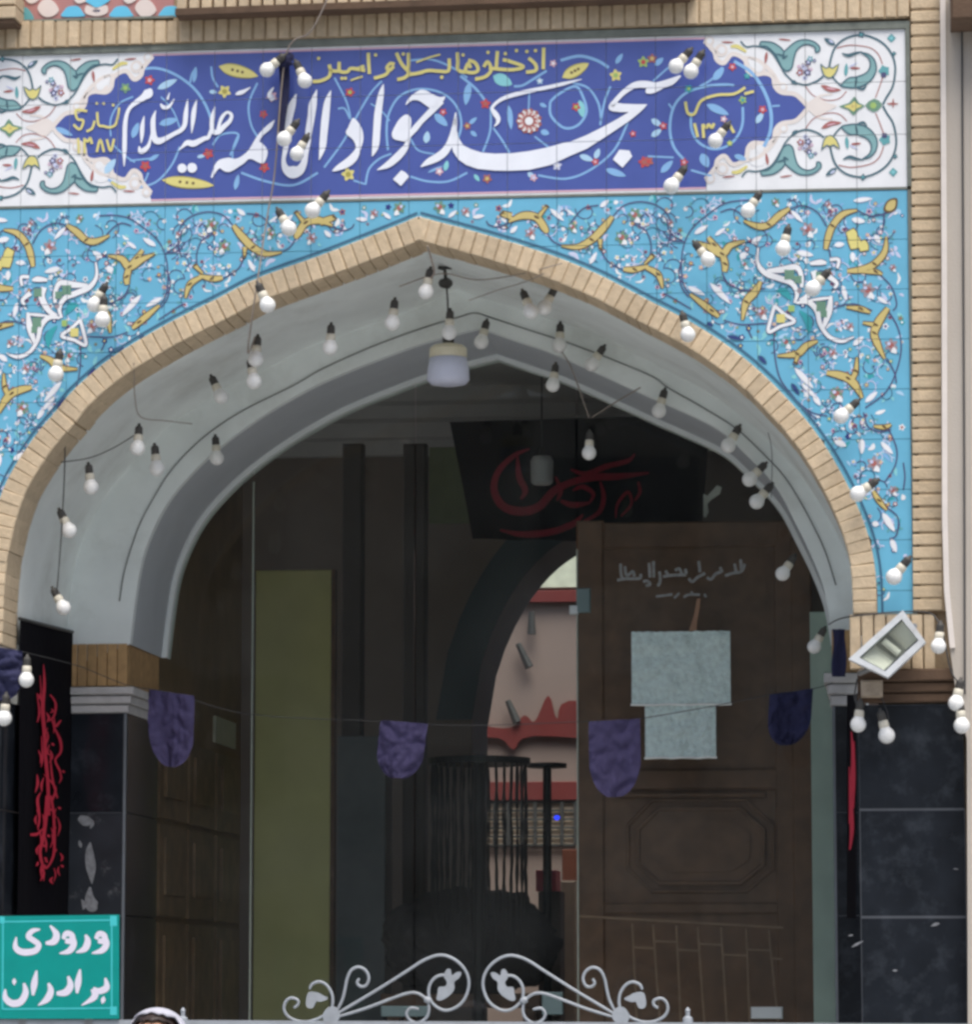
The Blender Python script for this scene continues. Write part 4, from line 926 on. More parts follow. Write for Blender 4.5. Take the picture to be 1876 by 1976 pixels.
# ------------------------------------------------------------------ glass front
YG = 1.93
gf = thing('glass_front', 'frameless clear glass doors and side panes filling the inner arch', 'glass doors', (P(900, 1600, YG).x, YG, .13))
lipG = [(x, z) for x, z in lip]
def ztopG(X):
    best = -9
    for a, b in zip(lipG, lipG[1:]):
        if a[0] != b[0] and min(a[0], b[0]) <= X <= max(a[0], b[0]): best = max(best, a[1] + (b[1] - a[1]) * (X - a[0]) / (b[0] - a[0]))
    return best if best > 0 else min(lipG[0][1], lipG[-1][1])
xg = [lipG[0][0] - .05, P(485, 1500, YG).x, P(800, 1500, YG).x, P(1115, 1500, YG).x, lipG[-1][0] + .05]
for k in range(4):
    S = [xg[k] + .004 + (xg[k + 1] - xg[k] - .008) * i / 24 for i in range(25)]
    t = G(); pl = [(S[0], YG, .14)] + [(S[-1], YG, .14)] + [(X, YG, ztopG(X) + .02) for X in S[::-1]]
    t.prism(pl, (0, .010, 0)); t.build('pane', M_glass, gf)
M_edge = mat('glass_edge', (150, 158, 146), rough=.4, var=.08)
for X, zt in ((xg[1], P(485, 930, YG).z), (xg[3], P(1115, 1060, YG).z)):
    t = G(); t.box((X - .0035, YG - .006, .14), (X + .0035, YG + .016, zt)); t.build('edge_strip', M_edge, gf)
def fitting(x0, y0, x1, y1, mt=M_metal, name='patch_fitting'):
    a, b = P(x0, y1, YG - .012), P(x1, y0, YG - .012)
    t = G(); t.box((a.x, YG - .014, a.z), (b.x, YG + .03, b.z), ch=.004); t.build(name, mt, gf)
M_fit = mat('fitting_grey', (196, 204, 204), rough=.4, var=.05)
M_fit2 = mat('fitting_dull', (104, 124, 124), rough=.5, var=.05)
fitting(1450, 1943, 1511, 1966, M_fit); fitting(735, 1941, 828, 1962, M_fit2); fitting(1046, 1914, 1086, 1958, M_fit2)
fitting(1113, 1135, 1139, 1182, M_fit2, 'lock_case'); fitting(1099, 1168, 1116, 1185, M_fit, 'lock_plate')
t = G(); a = P(240, 1962, YG); b_ = P(1610, 1975, YG); t.box((xg[0] + .09, YG - .03, .131), (xg[4] - .09, YG + .04, .16)); t.build('sill_rail', M_metal, gf)
# white lettering on the door glass
M_vinyl = mat('white_vinyl', (140, 142, 140), rough=.6, var=.25, scale=60)
bg_ = B(1880, 1650)
def strokes3(w, lst, mt, name, parent, Yp, th=.0008, unp=None, kind=None, lift=0):
    g = G(); un = unp or (lambda x, y: P(x, y, Yp))
    cnt = 0
    for pts in lst:
        q = crom([(*w(p[0], p[1]), p[2] / w.k) for p in pts], 5); C = [un(a, b) for a, b, _ in q]; n = len(C)
        if n < 2: continue
        ax = Vector((1, 0, 0)) if not unp else Vector((0, 1, 0))
        nrm = Vector((0, -1, 0)) if not unp else unp.n
        Lf = []; cnt += 1
        for i, c in enumerate(C):
            a = C[max(i - 1, 0)]; b = C[min(i + 1, n - 1)]; d = b - a
            pa, pb, pw = (q[max(i - 1, 0)], q[min(i + 1, n - 1)], q[i][2] / 2)
            tx, ty = pb[0] - pa[0], pb[1] - pa[1]; l = math.hypot(tx, ty) or 1
            e1 = un(q[i][0] - ty / l * pw, q[i][1] + tx / l * pw); e2 = un(q[i][0] + ty / l * pw, q[i][1] - tx / l * pw)
            off = nrm * (cnt * 2e-5 + i * 1e-6 + lift); Lf += [e1 + off, e2 + off]
        g.add(Lf, [(2 * i, 2 * i + 1, 2 * i + 3, 2 * i + 2) for i in range(n - 1)])
    pr_ = {'kind': kind} if kind else {}
    return g.build(name, mt, parent, fix=False, **pr_)
def circ(x, y, r, n=8): return [(x + r * math.cos(k * 6.283 / n), y + r * math.sin(k * 6.283 / n)) for k in range(n + 1)]
def wd3(pts, wd_): return [(x, y, wd_) for x, y in pts]
T = [wd3(p, 34) for p in ([(260, 672), (360, 655), (520, 650), (530, 600)], [(300, 480), (305, 600), (320, 650)], [(350, 510), (370, 620), (440, 570), (460, 630)], [(560, 690), (610, 680), (640, 720), (590, 735)], [(630, 470), (640, 640)], [(680, 450), (685, 640)], [(750, 570), (760, 680), (730, 740)], [(790, 630), (900, 615), (1060, 610)], [(820, 560), (850, 610)], [(930, 560), (980, 540), (1010, 600)], [(1050, 540), (1060, 600)],
      [(1090, 650), (1130, 690), (1190, 640), (1280, 590)], [(1205, 450), (1220, 580)], [(1300, 640), (1350, 660), (1400, 600), (1470, 575)], [(1450, 520), (1480, 580)], [(1510, 620), (1600, 590), (1700, 570), (1740, 480)], [(1620, 480), (1640, 580)], [(1690, 430), (1700, 560)])]
strokes3(bg_, T, M_vinyl, 'glass_lettering', gf, YG - .001, kind='stuff')
T = [wd3(p, 28) for p in ([(710, 860), (800, 850), (900, 835)], [(920, 880), (980, 820)], [(1030, 870), (1090, 840), (1220, 840)], [(1270, 830), (1290, 870)], [(1120, 800), (1130, 840)])]
strokes3(bg_, T, M_vinyl, 'glass_lettering', gf, YG - .001, kind='stuff')
# papers stuck on the glass, torn tape
M_fold = mat('paper_fold', (236, 240, 236), rough=.6)
def sheet(x0, y0, x1, y1, label, dy, seed, name='paper_notice'):
    rnd = random.Random(seed); a, b = P(x0, y1, YG - .004), P(x1, y0, YG - .004); nx, nz = 44, 34; V = []
    for j in range(nz + 1):
        for i in range(nx + 1):
            u, v = i / nx, j / nz
            q = Vector((u * 4 + seed, v * 3, seed)); w = .018 * abs(mnoise.noise(q)) + .012 * abs(mnoise.noise(q * 2.7)) + .004 * abs(mnoise.noise(q * 6.5))
            V.append((a.x + (b.x - a.x) * u, YG - .009 - dy - abs(w), a.z + (b.z - a.z) * v + (rnd.uniform(-.002, .002) if j in (0, nz) else 0)))
    Fc = [(j * (nx + 1) + i, j * (nx + 1) + i + 1, (j + 1) * (nx + 1) + i + 1, (j + 1) * (nx + 1) + i) for j in range(nz) for i in range(nx)]
    th = thing(name, label, 'paper', (a.x, YG - .01, a.z)); obj('sheet', V, Fc, M_paper, th, smooth=True)
    t = G(); t.tube([Vector((a.x - .004 + (b.x - a.x + .008) * i / 8, YG - .02 - dy, a.z + .002 * math.sin(i * 2.3 + seed))) for i in range(9)], .0055, 6); t.build('folded_edge', M_fold, th); return th
sheet(1220, 1218, 1410, 1361, 'larger pale blue-green paper sheet taped to the right glass door', .004, 1)
sheet(1246, 1357, 1382, 1463, 'smaller pale green paper sheet hanging below the larger one', 0, 4)
g = G(); pts = [P(*bg_(x, y), YG - .006) for x, y in ((1185, 885), (1225, 885), (1215, 1000), (1185, 1150), (1180, 1260), (1090, 1260), (1150, 1080))]
g.prism(pts, (0, .001, 0)); o = g.build('tape_strip', mat('brown_tape', (150, 116, 92), rough=.6)); o['label'] = 'torn brown tape strip above the larger paper on the glass'; o['category'] = 'tape'

# ------------------------------------------------------------------ vestibule behind the glass
YB = 6.4
hx0, hx1 = XLi - .04, P(1900, 1500, 5).x
g = G(); zc = 5.0
g.box((hx0 - 2.5, Y2 + .12, zc), (hx1, YB, zc + .1)); g.build('ceiling', M_ceil, kind='structure')
g = G(); g.box((hx0 - 2.5, 1.3, .1), (hx1 + .2, 14, .131)); g.build('hall_floor', M_hall, kind='structure')
g = G(); g.box((hx1, Y2 + .12, .13), (hx1 + .2, YB, 5.6)); g.box((hx0 - 2.6, 4.6, .13), (hx0 - 2.4, YB, 5.6)); g.build('side_wall', M_hall, kind='structure')
# wall over the glass (inside, above the lip), closes the roof space
V = []; Fc = []
for x, z in profB: V += [(x, Y2 + .02, z), (x, Y2 + .02, 5.7)]
Fc = [(2 * i, 2 * i + 1, 2 * i + 3, 2 * i + 2) for i in range(len(profB) - 1)]
g = G(); g.add(V, Fc); g.box((XLi - 1.9, Y2 + .02, .13), (XLi - .05, Y2 + .1, 5.7)); g.box((XRi + .05, Y2 + .02, .13), (hx1 + .2, Y2 + .1, 5.7)); g.build('inner_wall', M_hall, kind='structure', fix=False)
# left receding wall: brick head, wooden panels, switch
M_wallwood = mat('wall_wood', (134, 106, 82), rough=.55, var=.3, scale=10, bump=.1)
lw_ = thing('panelled_wall', 'receding brown panelled side wall seen through the left glass pane', 'wall', (hx0, 3, .13))
g = G(); g.box((hx0 - .1, Y2 + .1, .13), (hx0, 4.24, 5.0)); g.build('wall', mat('wall_brown', (146, 118, 90), rough=.8, var=.15, scale=5), lw_)
un = lambda x, y: PX(x, y, hx0 + .02)
un.n = Vector((1, 0, 0))
zl = [PX(350, y, hx0 + .02).z for y in (1430, 1590, 1775)]
for k in range(3):
    y0 = 2.05 + k * .72; y1 = y0 + .66
    for za, zb_ in ((.2, zl[2] - .02), (zl[2] + .01, zl[1] - .02), (zl[1] + .01, zl[0])):
        t = G(); t.box((hx0 + .001, y0, za), (hx0 + .018, y1, zb_)); t.build('panel', M_wallwood, lw_)
        t = G(); t.box((hx0 + .018, y0 + .1, za + .1), (hx0 + .030, y1 - .1, zb_ - .06)); t.build('raised_field', M_wallwood, lw_)
t = G(); a = un(418, 1424); b_ = un(457, 1396); t.box((hx0 + .001, a.y, a.z - .02), (hx0 + .015, b_.y, b_.z)); t.build('switch_plate', mat('switch_white', (200, 196, 180), rough=.5), lw_)
# olive board
ob = thing('olive_board', 'tall olive green board standing behind the left glass joint', 'board', P(562, 1900, 4.2))
a, b_ = P(488, 1990, 4.2), P(641, 1100, 4.2)
g = G(); g.box((a.x, 4.18, .13), (b_.x, 4.24, b_.z), ch=.005); g.build('face', M_olive, ob)
g = G(); g.box((b_.x, 4.175, .13), (b_.x + .02, 4.245, b_.z)); g.build('edge', M_darkwood, ob)
# back wall with arched opening to the bright room
axL, axR, axS, axT = P(912, 1390, YB).x, P(1452, 1390, YB).x, P(912, 1390, YB).z, P(1180, 1020, YB).z
N = 30; cur = []
for i in range(N + 1):
    u = i / N; x = axL + (axR - axL) * u
    cur.append((x, axS + (axT - axS) * (1 - abs(2 * u - 1) ** 2.1) ** .62))
xm0, xm1 = hx0 - 2.5, hx1
g = G(); V = []
for x, z in cur: V += [(x, YB, z), (x, YB, 5.6)]
g.add(V, [(2 * i, 2 * i + 1, 2 * i + 3, 2 * i + 2) for i in range(N)])
g.box((xm0, YB, .13), (axL, YB + .02, 5.6)); g.box((axR, YB, .13), (xm1, YB + .02, 5.6)); g.build('back_wall', M_hall, kind='structure', fix=False)
M_reveal = mat('teal_reveal', (62, 78, 82), rough=.6, var=.15, scale=4)
g = G(); V = []
for x, z in [(axL, .13)] + cur + [(axR, .13)]: V += [(x, YB - .03, z), (x, YB + .75, z)]
g.add(V, [(2 * i, 2 * i + 1, 2 * i + 3, 2 * i + 2) for i in range(N + 2)])
rv = g.build('arch_reveal', M_reveal, kind='structure', fix=False)
g = G(); V = []
big = [(x + (x - (axL + axR) / 2) * .26, axS + (z - axS) * 1.22) for x, z in cur]
for (x, z), (x2, z2) in zip(cur, big): V += [(x, YB - .035, z), (x2, YB - .035, z2)]
g.add(V, [(2 * i, 2 * i + 1, 2 * i + 3, 2 * i + 2) for i in range(N)]); g.build('arch_band', M_reveal, kind='structure', fix=False)
# stepped plaster cornice under the ceiling
g = G()
for k, (y, d) in enumerate(((742, .55), (775, .38), (812, .2), (846, .08))):
    z1 = P(700, y, YB - d).z; g.box((xm0, YB - d, z1 - .10), (xm1, YB - .001 * (k + 1), z1))
g.build('cornice', mat('cornice_grey', (190, 186, 184), rough=.85, var=.05), kind='structure')
# dark posts behind the glass
for i, (x0, x1, lb) in enumerate(((775, 822, 'dark upright post behind the glass left of the black hall banner'), (655, 700, 'slim dark upright behind the glass beside the olive board'))):
    a, b_ = P(x0, 1990, 5.2), P(x1, 855, 5.2)
    t = G(); t.box((a.x, 5.2, .13), (b_.x, 5.3, b_.z), ch=.01); o = t.build('post', mat('post_dark', (66, 58, 54), rough=.7)); o['label'] = lb; o['category'] = 'post'
a, b_ = P(828, 1010, 5.6), P(905, 862, 5.6)
t = G(); t.box((a.x, 5.6, a.z), (b_.x, 5.63, b_.z), ch=.004); o = t.build('wall_board', mat('board_green', (120, 128, 92), rough=.7)); o['label'] = 'small dull green board high on the hall wall beside the black banner'; o['category'] = 'board'
a, b_ = P(650, 1690, 5.0), P(745, 1420, 5.0)
t = G(); t.box((a.x, 5.0, .13), (b_.x, 5.25, b_.z), ch=.006); o = t.build('locker', mat('locker_grey', (92, 98, 100), rough=.5)); o['label'] = 'grey locker standing right of the olive board'; o['category'] = 'locker'

# pale lime runs on the left inner pier and chips on the right marble
M_lime = mat('lime_run', (128, 130, 134), rough=.9, var=.35, scale=50)
wl = A(0, 2536)
for pts in ([(455, 85, 30), (490, 105, 60), (530, 120, 30), (520, 150, 8)], [(520, 230, 8), (516, 290, 46), (524, 370, 58), (528, 430, 30), (530, 470, 6)], [(520, 490, 10), (516, 550, 52), (534, 600, 74), (556, 622, 20)], [(456, 220, 6), (462, 240, 22), (466, 262, 6)], [(470, 560, 6), (485, 590, 26), (480, 620, 8)]):
    strokes3(wl, [pts], M_lime, 'lime_run', ip_left, Y1 - .0015)
wr_ = A(2048, 2536)
for pts in ([(1180, 838, 4), (1210, 820, 22), (1248, 802, 6)], [(1418, 972, 4), (1432, 972, 20), (1446, 972, 4)], [(1640, 716, 6), (1668, 704, 30), (1690, 700, 6)], [(1160, 772, 4), (1178, 768, 14), (1190, 768, 4)], [(1770, 384, 4), (1785, 384, 12), (1800, 388, 4)]):
    strokes3(wr_, [[(a, b, c * .6) for a, b, c in pts]], M_lime, 'paint_fleck', pr, -.0145)
# wooden door leaf on the right
YD = 2.25
dr = thing('wooden_door', 'dark brown carved wooden door behind the right glass leaf', 'door', (P(1340, 1900, YD).x, YD, .13))
def dbox(x0, y0, x1, y1, dep, name, mt=M_darkwood, ch=.008):
    a, b = P(x0, y1, YD), P(x1, y0, YD); t = G(); t.box((a.x, YD - dep, max(a.z, .14)), (b.x, YD + .02, b.z), ch=ch); return t.build(name, mt, dr)
a = P(1117, 1500, YD); b_ = P(1566, 1005, YD)
t = G(); t.box((a.x, YD, .14), (b_.x, YD + .06, b_.z)); t.build('leaf', M_darkwood, dr)
dbox(1117, 1005, 1165, 2300, .018, 'stile'); dbox(1505, 1005, 1535, 2300, .018, 'stile'); dbox(1538, 1040, 1566, 2300, .03, 'stile')
dbox(1166, 1005, 1504, 1060, .02, 'rail'); dbox(1166, 1482, 1504, 1526, .022, 'rail', ch=.012); dbox(1190, 1528, 1480, 1540, .03, 'moulding')
dbox(1166, 1742, 1504, 1764, .02, 'rail')
oc = [(1232, 1600), (1272, 1560), (1430, 1560), (1474, 1600), (1474, 1668), (1430, 1704), (1272, 1704), (1232, 1668)]
t = G(); pts = [P(x, y, YD - .012) for x, y in oc]; t.prism(pts, (0, .02, 0)); t.build('carved_panel', M_darkwood, dr)
cx, cy = 1353, 1632
t = G(); t.tube([P(x, y, YD - .014) for x, y in oc + oc[:1]], .012, 6, caps=False); t.build('moulding', M_darkwood, dr)
t = G(); t.prism([P(cx + (x - cx) * .78, cy + (y - cy) * .7, YD - .026) for x, y in oc], (0, .02, 0)); t.build('raised_field', M_darkwood, dr)
t = G(); t.tube([P(cx + (x - cx) * 1.16, cy + (y - cy) * 1.22, YD - .008) for x, y in oc + oc[:1]], .009, 6, caps=False); t.build('moulding', M_darkwood, dr)
t = G(); t.prism([P(x, y, YD - .008) for x, y in ((1190, 1080), (1480, 1080), (1480, 1380), (1440, 1430), (1230, 1430), (1190, 1380))], (0, .02, 0)); t.build('carved_panel', M_darkwood, dr)
# railing reflection in the glass, built as pale bars before the door
gr = thing('reflected_railing', 'thin pale staggered bars standing in for a railing reflection before the wooden door', 'reflection', (P(1310, 1950, 2.1).x, 2.1, .13))
M_gr = mat('reflection_lines', (150, 120, 100), rough=.5, var=.2)
t = G(); t.tube([P(1117, 1768, 2.1), P(1512, 1790, 2.1)], .006, 6); t.build('top_bar', M_gr, gr)
L2 = A(2048, 2536); L1 = A(1024, 2536)
for i, (x, xb) in enumerate(((-90, -70), (30, 60), (165, 185), (288, 318), (425, 450), (570, 585), (700, 740))):
    p0 = P(*L2(x, 700 + i * 6), 2.1); p1 = P(*L2(xb, 1130), 2.1); p1.z = p1.z; d = (p1 - p0) * ((p0.z - .14) / (p0.z - p1.z))
    t = G(); t.tube([p0, p0 + d], .0055, 6); t.build('bar', M_gr, gr)
for x0, x1, y in ((-80, 40, 838), (40, 165, 802), (165, 290, 852), (290, 425, 818), (430, 575, 880), (575, 705, 850), (705, 780, 900)):
    t = G(); t.tube([P(*L2(x0, y), 2.1), P(*L2(x1, y + 6), 2.1)], .005, 6); t.build('cross_bar', M_gr, gr)
# reflection of the plaster pillar side, built as a pale upright by the door
t = G(); a, b_ = P(1571, 1945, 1.98), P(1604, 1180, 1.98); t.box((a.x, 1.98, .13), (P(1612, 1500, 1.98).x, 2.06, b_.z), ch=.004)
o = t.build('reflected_pillar', mat('reflection_sage', (186, 200, 192), rough=.7, var=.12, scale=6)); o['label'] = 'sage green upright standing in for the pillar reflection between the wooden door and right pier'; o['category'] = 'post'

# black banner with red calligraphy inside the hall
hb = thing('hall_banner', 'black cloth banner with dim red calligraphy hanging inside above the archway', 'banner', P(1110, 810, 4.8))
nx, nz = 40, 20; V = []
q = [(868, 814), (1372, 800), (1352, 1048), (912, 1040)]
for j in range(nz + 1):
    for i in range(nx + 1):
        u, v = i / nx, j / nz
        x = (q[0][0] * (1 - u) + q[1][0] * u) * (1 - v) + (q[3][0] * (1 - u) + q[2][0] * u) * v; y = (q[0][1] * (1 - u) + q[1][1] * u) * (1 - v) + (q[3][1] * (1 - u) + q[2][1] * u) * v
        p = P(x, y, 4.8); p.y += .02 * math.sin(u * 25 + v * 3) * (.3 + v); V.append(p)
obj('cloth', V, [(j * (nx + 1) + i, j * (nx + 1) + i + 1, (j + 1) * (nx + 1) + i + 1, (j + 1) * (nx + 1) + i) for j in range(nz) for i in range(nx)], M_cloth, hb, smooth=True)
wB = A(1024, 1200)
RC = [[(1190, 400, 8), (1100, 440, 26), (1010, 530, 34), (985, 640, 40), (1040, 735, 46), (1150, 762, 50), (1250, 730, 46), (1330, 645, 44), (1430, 595, 36), (1560, 565, 40), (1700, 560, 36), (1880, 540, 10)],
      [(1020, 870, 10), (1150, 895, 34), (1320, 880, 38), (1450, 830, 34), (1500, 780, 10)], [(1370, 700, 16), (1440, 725, 34), (1540, 712, 12)], [(1120, 440, 10), (1130, 560, 36), (1165, 640, 34), (1140, 690, 12)],
      [(1600, 590, 10), (1620, 680, 26), (1590, 770, 24), (1480, 830, 10)], [(1690, 800, 8), (1700, 720, 16), (1760, 650, 18), (1780, 720, 16), (1720, 790, 10)], [(1430, 520, 10), (1520, 545, 30), (1640, 500, 30), (1760, 470, 24), (1800, 430, 8)], [(1340, 560, 10), (1370, 640, 28), (1350, 700, 10)], [(1820, 590, 12), (1830, 650, 20), (1800, 700, 10)], [(1440, 640, 10), (1500, 620, 26), (1560, 660, 22), (1540, 710, 10)]]
strokes3(wB, RC, M_redp, 'calligraphy', hb, 4.755, kind='stuff')

# bright room beyond the arch (open to the sky)
Yr = 11.5
def rbox(x0, y0, x1, y1, name, mt, lb, cat, dep=.05, Y=Yr):
    a, b = P(x0, y1, Y), P(x1, y0, Y); t = G(); t.box((a.x, Y - dep, max(a.z, .14)), (b.x, Y, b.z), ch=.004); o = t.build(name, mt); o['label'] = lb; o['category'] = cat; return o
a0, a1 = P(700, 1000, Yr).x, P(1500, 1000, Yr).x
g = G(); g.box((a0, Yr, .13), (a1, Yr + .2, 5.0)); g.box((a0 - .2, YB + .8, .13), (a0, Yr, 4.2)); g.box((a1, YB + .8, .13), (a1 + .2, Yr, 4.2)); g.build('courtyard_wall', mat('courtyard_render', (150, 132, 125), rough=.9, var=.08, scale=2), kind='structure')
M_redw = mat('red_panel', (116, 40, 38), rough=.7, var=.12, scale=5)
rbox(880, 1030, 1250, 1138, 'wall_panel', mat('panel_cream', (226, 230, 208), rough=.8), 'cream upper wall panel in the bright room beyond the arch', 'panel')
rbox(880, 1139, 1250, 1166, 'red_stripe', M_redw, 'upper dark red stripe across the far room wall', 'stripe', .07)
t = G(); t.prism([P(x, y, Yr - .06) for x, y in crom([(880, 1420), (905, 1372), (930, 1398), (985, 1404), (1012, 1380), (1032, 1392), (1058, 1342), (1075, 1388), (1098, 1352), (1250, 1370), (1250, 1428), (1030, 1420), (992, 1446), (962, 1424)], 4, True)], (0, .05, 0)); o = t.build('red_drape', M_redw); o['label'] = 'ragged red drape along the middle of the far room wall'; o['category'] = 'drape'
rbox(880, 1508, 1250, 1546, 'red_stripe', M_redw, 'lower red stripe above the barred window in the far room', 'stripe', .07)
for x, y0, y1, tilt, lb in ((1026, 1180, 1224, 0, 'dark hanging tag nearest the top of the far wall'), (1000, 1242, 1288, 22, 'dark tilted tag in the middle of the far wall'), (980, 1352, 1394, 18, 'dark tilted tag lowest on the far wall')):
    t = G(); t.tube([P(x, y0, Yr - .08), P(x + tilt, y1, Yr - .08)], [.02, .032], 8); o = t.build('hanging_tag', M_wire); o['label'] = lb; o['category'] = 'tag'
wn = thing('barred_window', 'bright barred window low in the far room wall', 'window', P(1000, 1640, Yr))
a, b_ = P(905, 1632, Yr), P(1112, 1548, Yr)
t = G(); t.box((a.x, Yr - .02, a.z), (b_.x, Yr - .005, b_.z)); t.build('pane', mat('window_pale', (250, 226, 200), rough=.4), wn)
for k in range(9):
    X = a.x + (b_.x - a.x) * k / 8; t = G(); t.box((X - .012, Yr - .06, a.z), (X + .012, Yr - .03, b_.z)); t.build('bar', M_wire, wn)
for k in range(6):
    Z = a.z + (b_.z - a.z) * k / 5; t = G(); t.box((a.x, Yr - .05, Z - .008), (b_.x, Yr - .035, Z + .008)); t.build('bar', M_wire, wn)
rbox(1088, 1640, 1130, 1745, 'orange_board', mat('orange_board', (150, 84, 60), rough=.7), 'orange brown board low at the right of the far room', 'board', .1, 9.0)
rbox(1044, 1682, 1082, 1722, 'red_box', mat('crimson_box', (236, 20, 70), rough=.5), 'crimson box beside the chain rack', 'box', .3, 7.6)
t = G(); a = P(1048, 1722, 7.6); t.box((a.x, 7.32, .13), (P(1090, 1722, 7.6).x, 7.6, a.z - .001)); o = t.build('plinth', M_hall); o['label'] = 'plain brown plinth under the crimson box'; o['category'] = 'plinth'
t = G(); a, b_ = P(1086, 2000, 8.2), P(1114, 1700, 8.2); t.box((a.x, 8.1, .13), (b_.x, 8.2, b_.z), ch=.01); o = t.build('column', mat('column_tan', (214, 186, 164), rough=.8)); o['label'] = 'tan column just left of the wooden door edge in the far room'; o['category'] = 'column'
# round rack with hanging chains
YC = 3.4
rc = thing('chain_rack', 'round black rack hung with long dark chains in the doorway', 'rack', (P(925, 1900, YC).x, YC, .13))
c = P(925, 1468, YC); R = abs(P(1025, 1468, YC).x - P(828, 1468, YC).x) / 2
M_rack = mat('rack_black', (18, 22, 24), rough=.5, var=.2)
t = G(); t.lathe([(.02, .015), (R, .012), (R, -.02), (R - .02, -.02), (.02, -.01)], 28, c=c); t.build('top_disc', M_rack, rc)
t = G(); t.tube([c, (c.x, c.y, .16)], .03, 10); t.build('pole', M_rack, rc)
t = G(); t.lathe([(.02, .1), (.36, .03), (.38, 0), (.02, 0)], 24, c=(c.x, c.y, .132)); t.build('base', M_rack, rc)
for k in range(34):
    a = k * 6.283 / 34; p = Vector((c.x + (R - .02) * math.cos(a), c.y + (R - .02) * math.sin(a), c.z - .02)); L = random.uniform(.75, .95)
    t = G(); n = 14; t.tube([p - Vector((0.003 * math.sin(i * .9 + k), 0.003 * math.cos(i + k), L * i / n)) for i in range(n + 1)], [.004 + .003 * (i % 2) for i in range(n + 1)], 5); t.build('chain', M_rack, rc)
c2 = P(1056, 1477, YC + .5)
rc2 = thing('chain_rack', 'smaller black rack with a flat top to the right of the round one', 'rack', (c2.x, c2.y, .13))
t = G(); t.lathe([(.02, .012), (.10, .01), (.10, -.012), (.02, -.01)], 20, c=c2); t.build('top_disc', M_rack, rc2)
t = G(); t.tube([c2, (c2.x, c2.y, .16)], .022, 10); t.build('pole', M_rack, rc2)
t = G(); t.lathe([(.02, .06), (.16, .02), (.17, 0), (.02, 0)], 18, c=(c2.x, c2.y, .132)); t.build('base', M_rack, rc2)
# heap of black cloth on a low table
hp = G(); bmh = bmesh.new(); bmesh.ops.create_icosphere(bmh, subdivisions=5, radius=1)
cc = P(905, 1760, 3.9)
for v in bmh.verts:
    n = .22 * (abs(mnoise.noise(v.co * 1.6)) - .2) + .16 * (abs(mnoise.noise(v.co * 3.4)) - .2) + .07 * abs(mnoise.noise(v.co * 8))
    v.co = Vector((cc.x + v.co.x * .42 * (1 + n), cc.y + v.co.y * .35 * (1 + n), cc.z - .16 + v.co.z * .28 * (1 + n)))
me = bpy.data.meshes.new('cloth_heap'); bmh.to_mesh(me); bmh.free(); me.materials.append(mat('heap_cloth', (44, 42, 46), rough=.9, var=.3, scale=20)); me.polygons.foreach_set('use_smooth', [True] * len(me.polygons))
o = bpy.data.objects.new('cloth_heap', me); link(o, None, label='heap of black cloth piled behind the hanging chains', category='cloth')
tb = thing('low_table', 'low brown table carrying the black cloth heap', 'table', (cc.x, cc.y, .13))
zt = cc.z - .44
t = G(); t.box((cc.x - .4, cc.y - .35, zt - .04), (cc.x + .4, cc.y + .35, zt + .03), ch=.005); t.build('tabletop', M_darkwood, tb)
for sx in (-.34, .34):
    for sy in (-.3, .3):
        t = G(); t.box((cc.x + sx - .03, cc.y + sy - .03, .132), (cc.x + sx + .03, cc.y + sy + .03, zt - .04)); t.build('leg', M_darkwood, tb)
# small blue indicator lamp
t = G(); p = P(1075, 1578, YC); t.lathe([(.001, -.012), (.012, -.006), (.014, 0), (.012, .008), (.001, .012)], 10, c=p); t.tube([p + Vector((0, .01, 0)), (c2.x, c2.y - .02, p.z)], .004, 6, 1)
o = t.build('indicator_lamp', [mat('blue_glow', (40, 60, 255), emit=1.6), M_wire]); o['label'] = 'tiny glowing blue lamp clipped to the smaller chain rack'; o['category'] = 'lamp'

# bright reflection built as a ragged white sheet, right of the hall banner
t = G(); t.prism([P(*A(2048, 1200)(x, y), 2.4) for x, y in ((322, 660), (345, 672), (400, 612), (428, 622), (418, 660), (372, 690), (345, 720), (352, 765), (335, 798), (322, 790))], (0, .004, 0)); o = t.build('reflection_patch', mat('reflection_white', (236, 236, 230), rough=.5, emit=0)); o['label'] = 'ragged white sheet standing in for a bright reflection right of the hall banner'; o['category'] = 'reflection patch'
# ------------------------------------------------------------------ right-hand rendered pilaster
pw = thing('rendered_pilaster', 'pale beige rendered pilaster running down the right picture edge', 'pilaster', (P(1860, 1000, -.1).x, -.1, .13))
t = G(); ol = [(1815, -30), (1818, 500), (1819, 1000), (1823, 1140), (1834, 1250), (1848, 1350), (1867, 1425), (1869, 2005)]
pts = [P(x, y, -.09) for x, y in ol]; rx = P(2010, 1000, -.09).x
low = pts[-1].copy(); low.z = .14; pts.append(low)
t.prism(pts + [Vector((rx, -.09, .14)), Vector((rx, -.09, pts[0].z))], (0, .12, 0)); t.build('body', M_beige, pw)
q = [P(x, y, -.105) for x, y in ol[:5]]; t = G()
t.prism(q + [v + Vector((.022, 0, 0)) for v in q[::-1]], (0, .02, 0)); t.build('corner_highlight', mat('highlight_pale', (222, 214, 206), rough=.85, var=.05, bump=.1), pw)  # highlight along the corner put in as a paler strip
t = G(); q = [P(1857, -20, -.1), P(1860, 500, -.1), P(1862, 900, -.1), P(1863, 1340, -.1)]; t.tube(q, .004, 6); o = t.build('down_cable', M_wire); o['label'] = 'thin dark cable running down the beige pilaster'; o['category'] = 'cable'
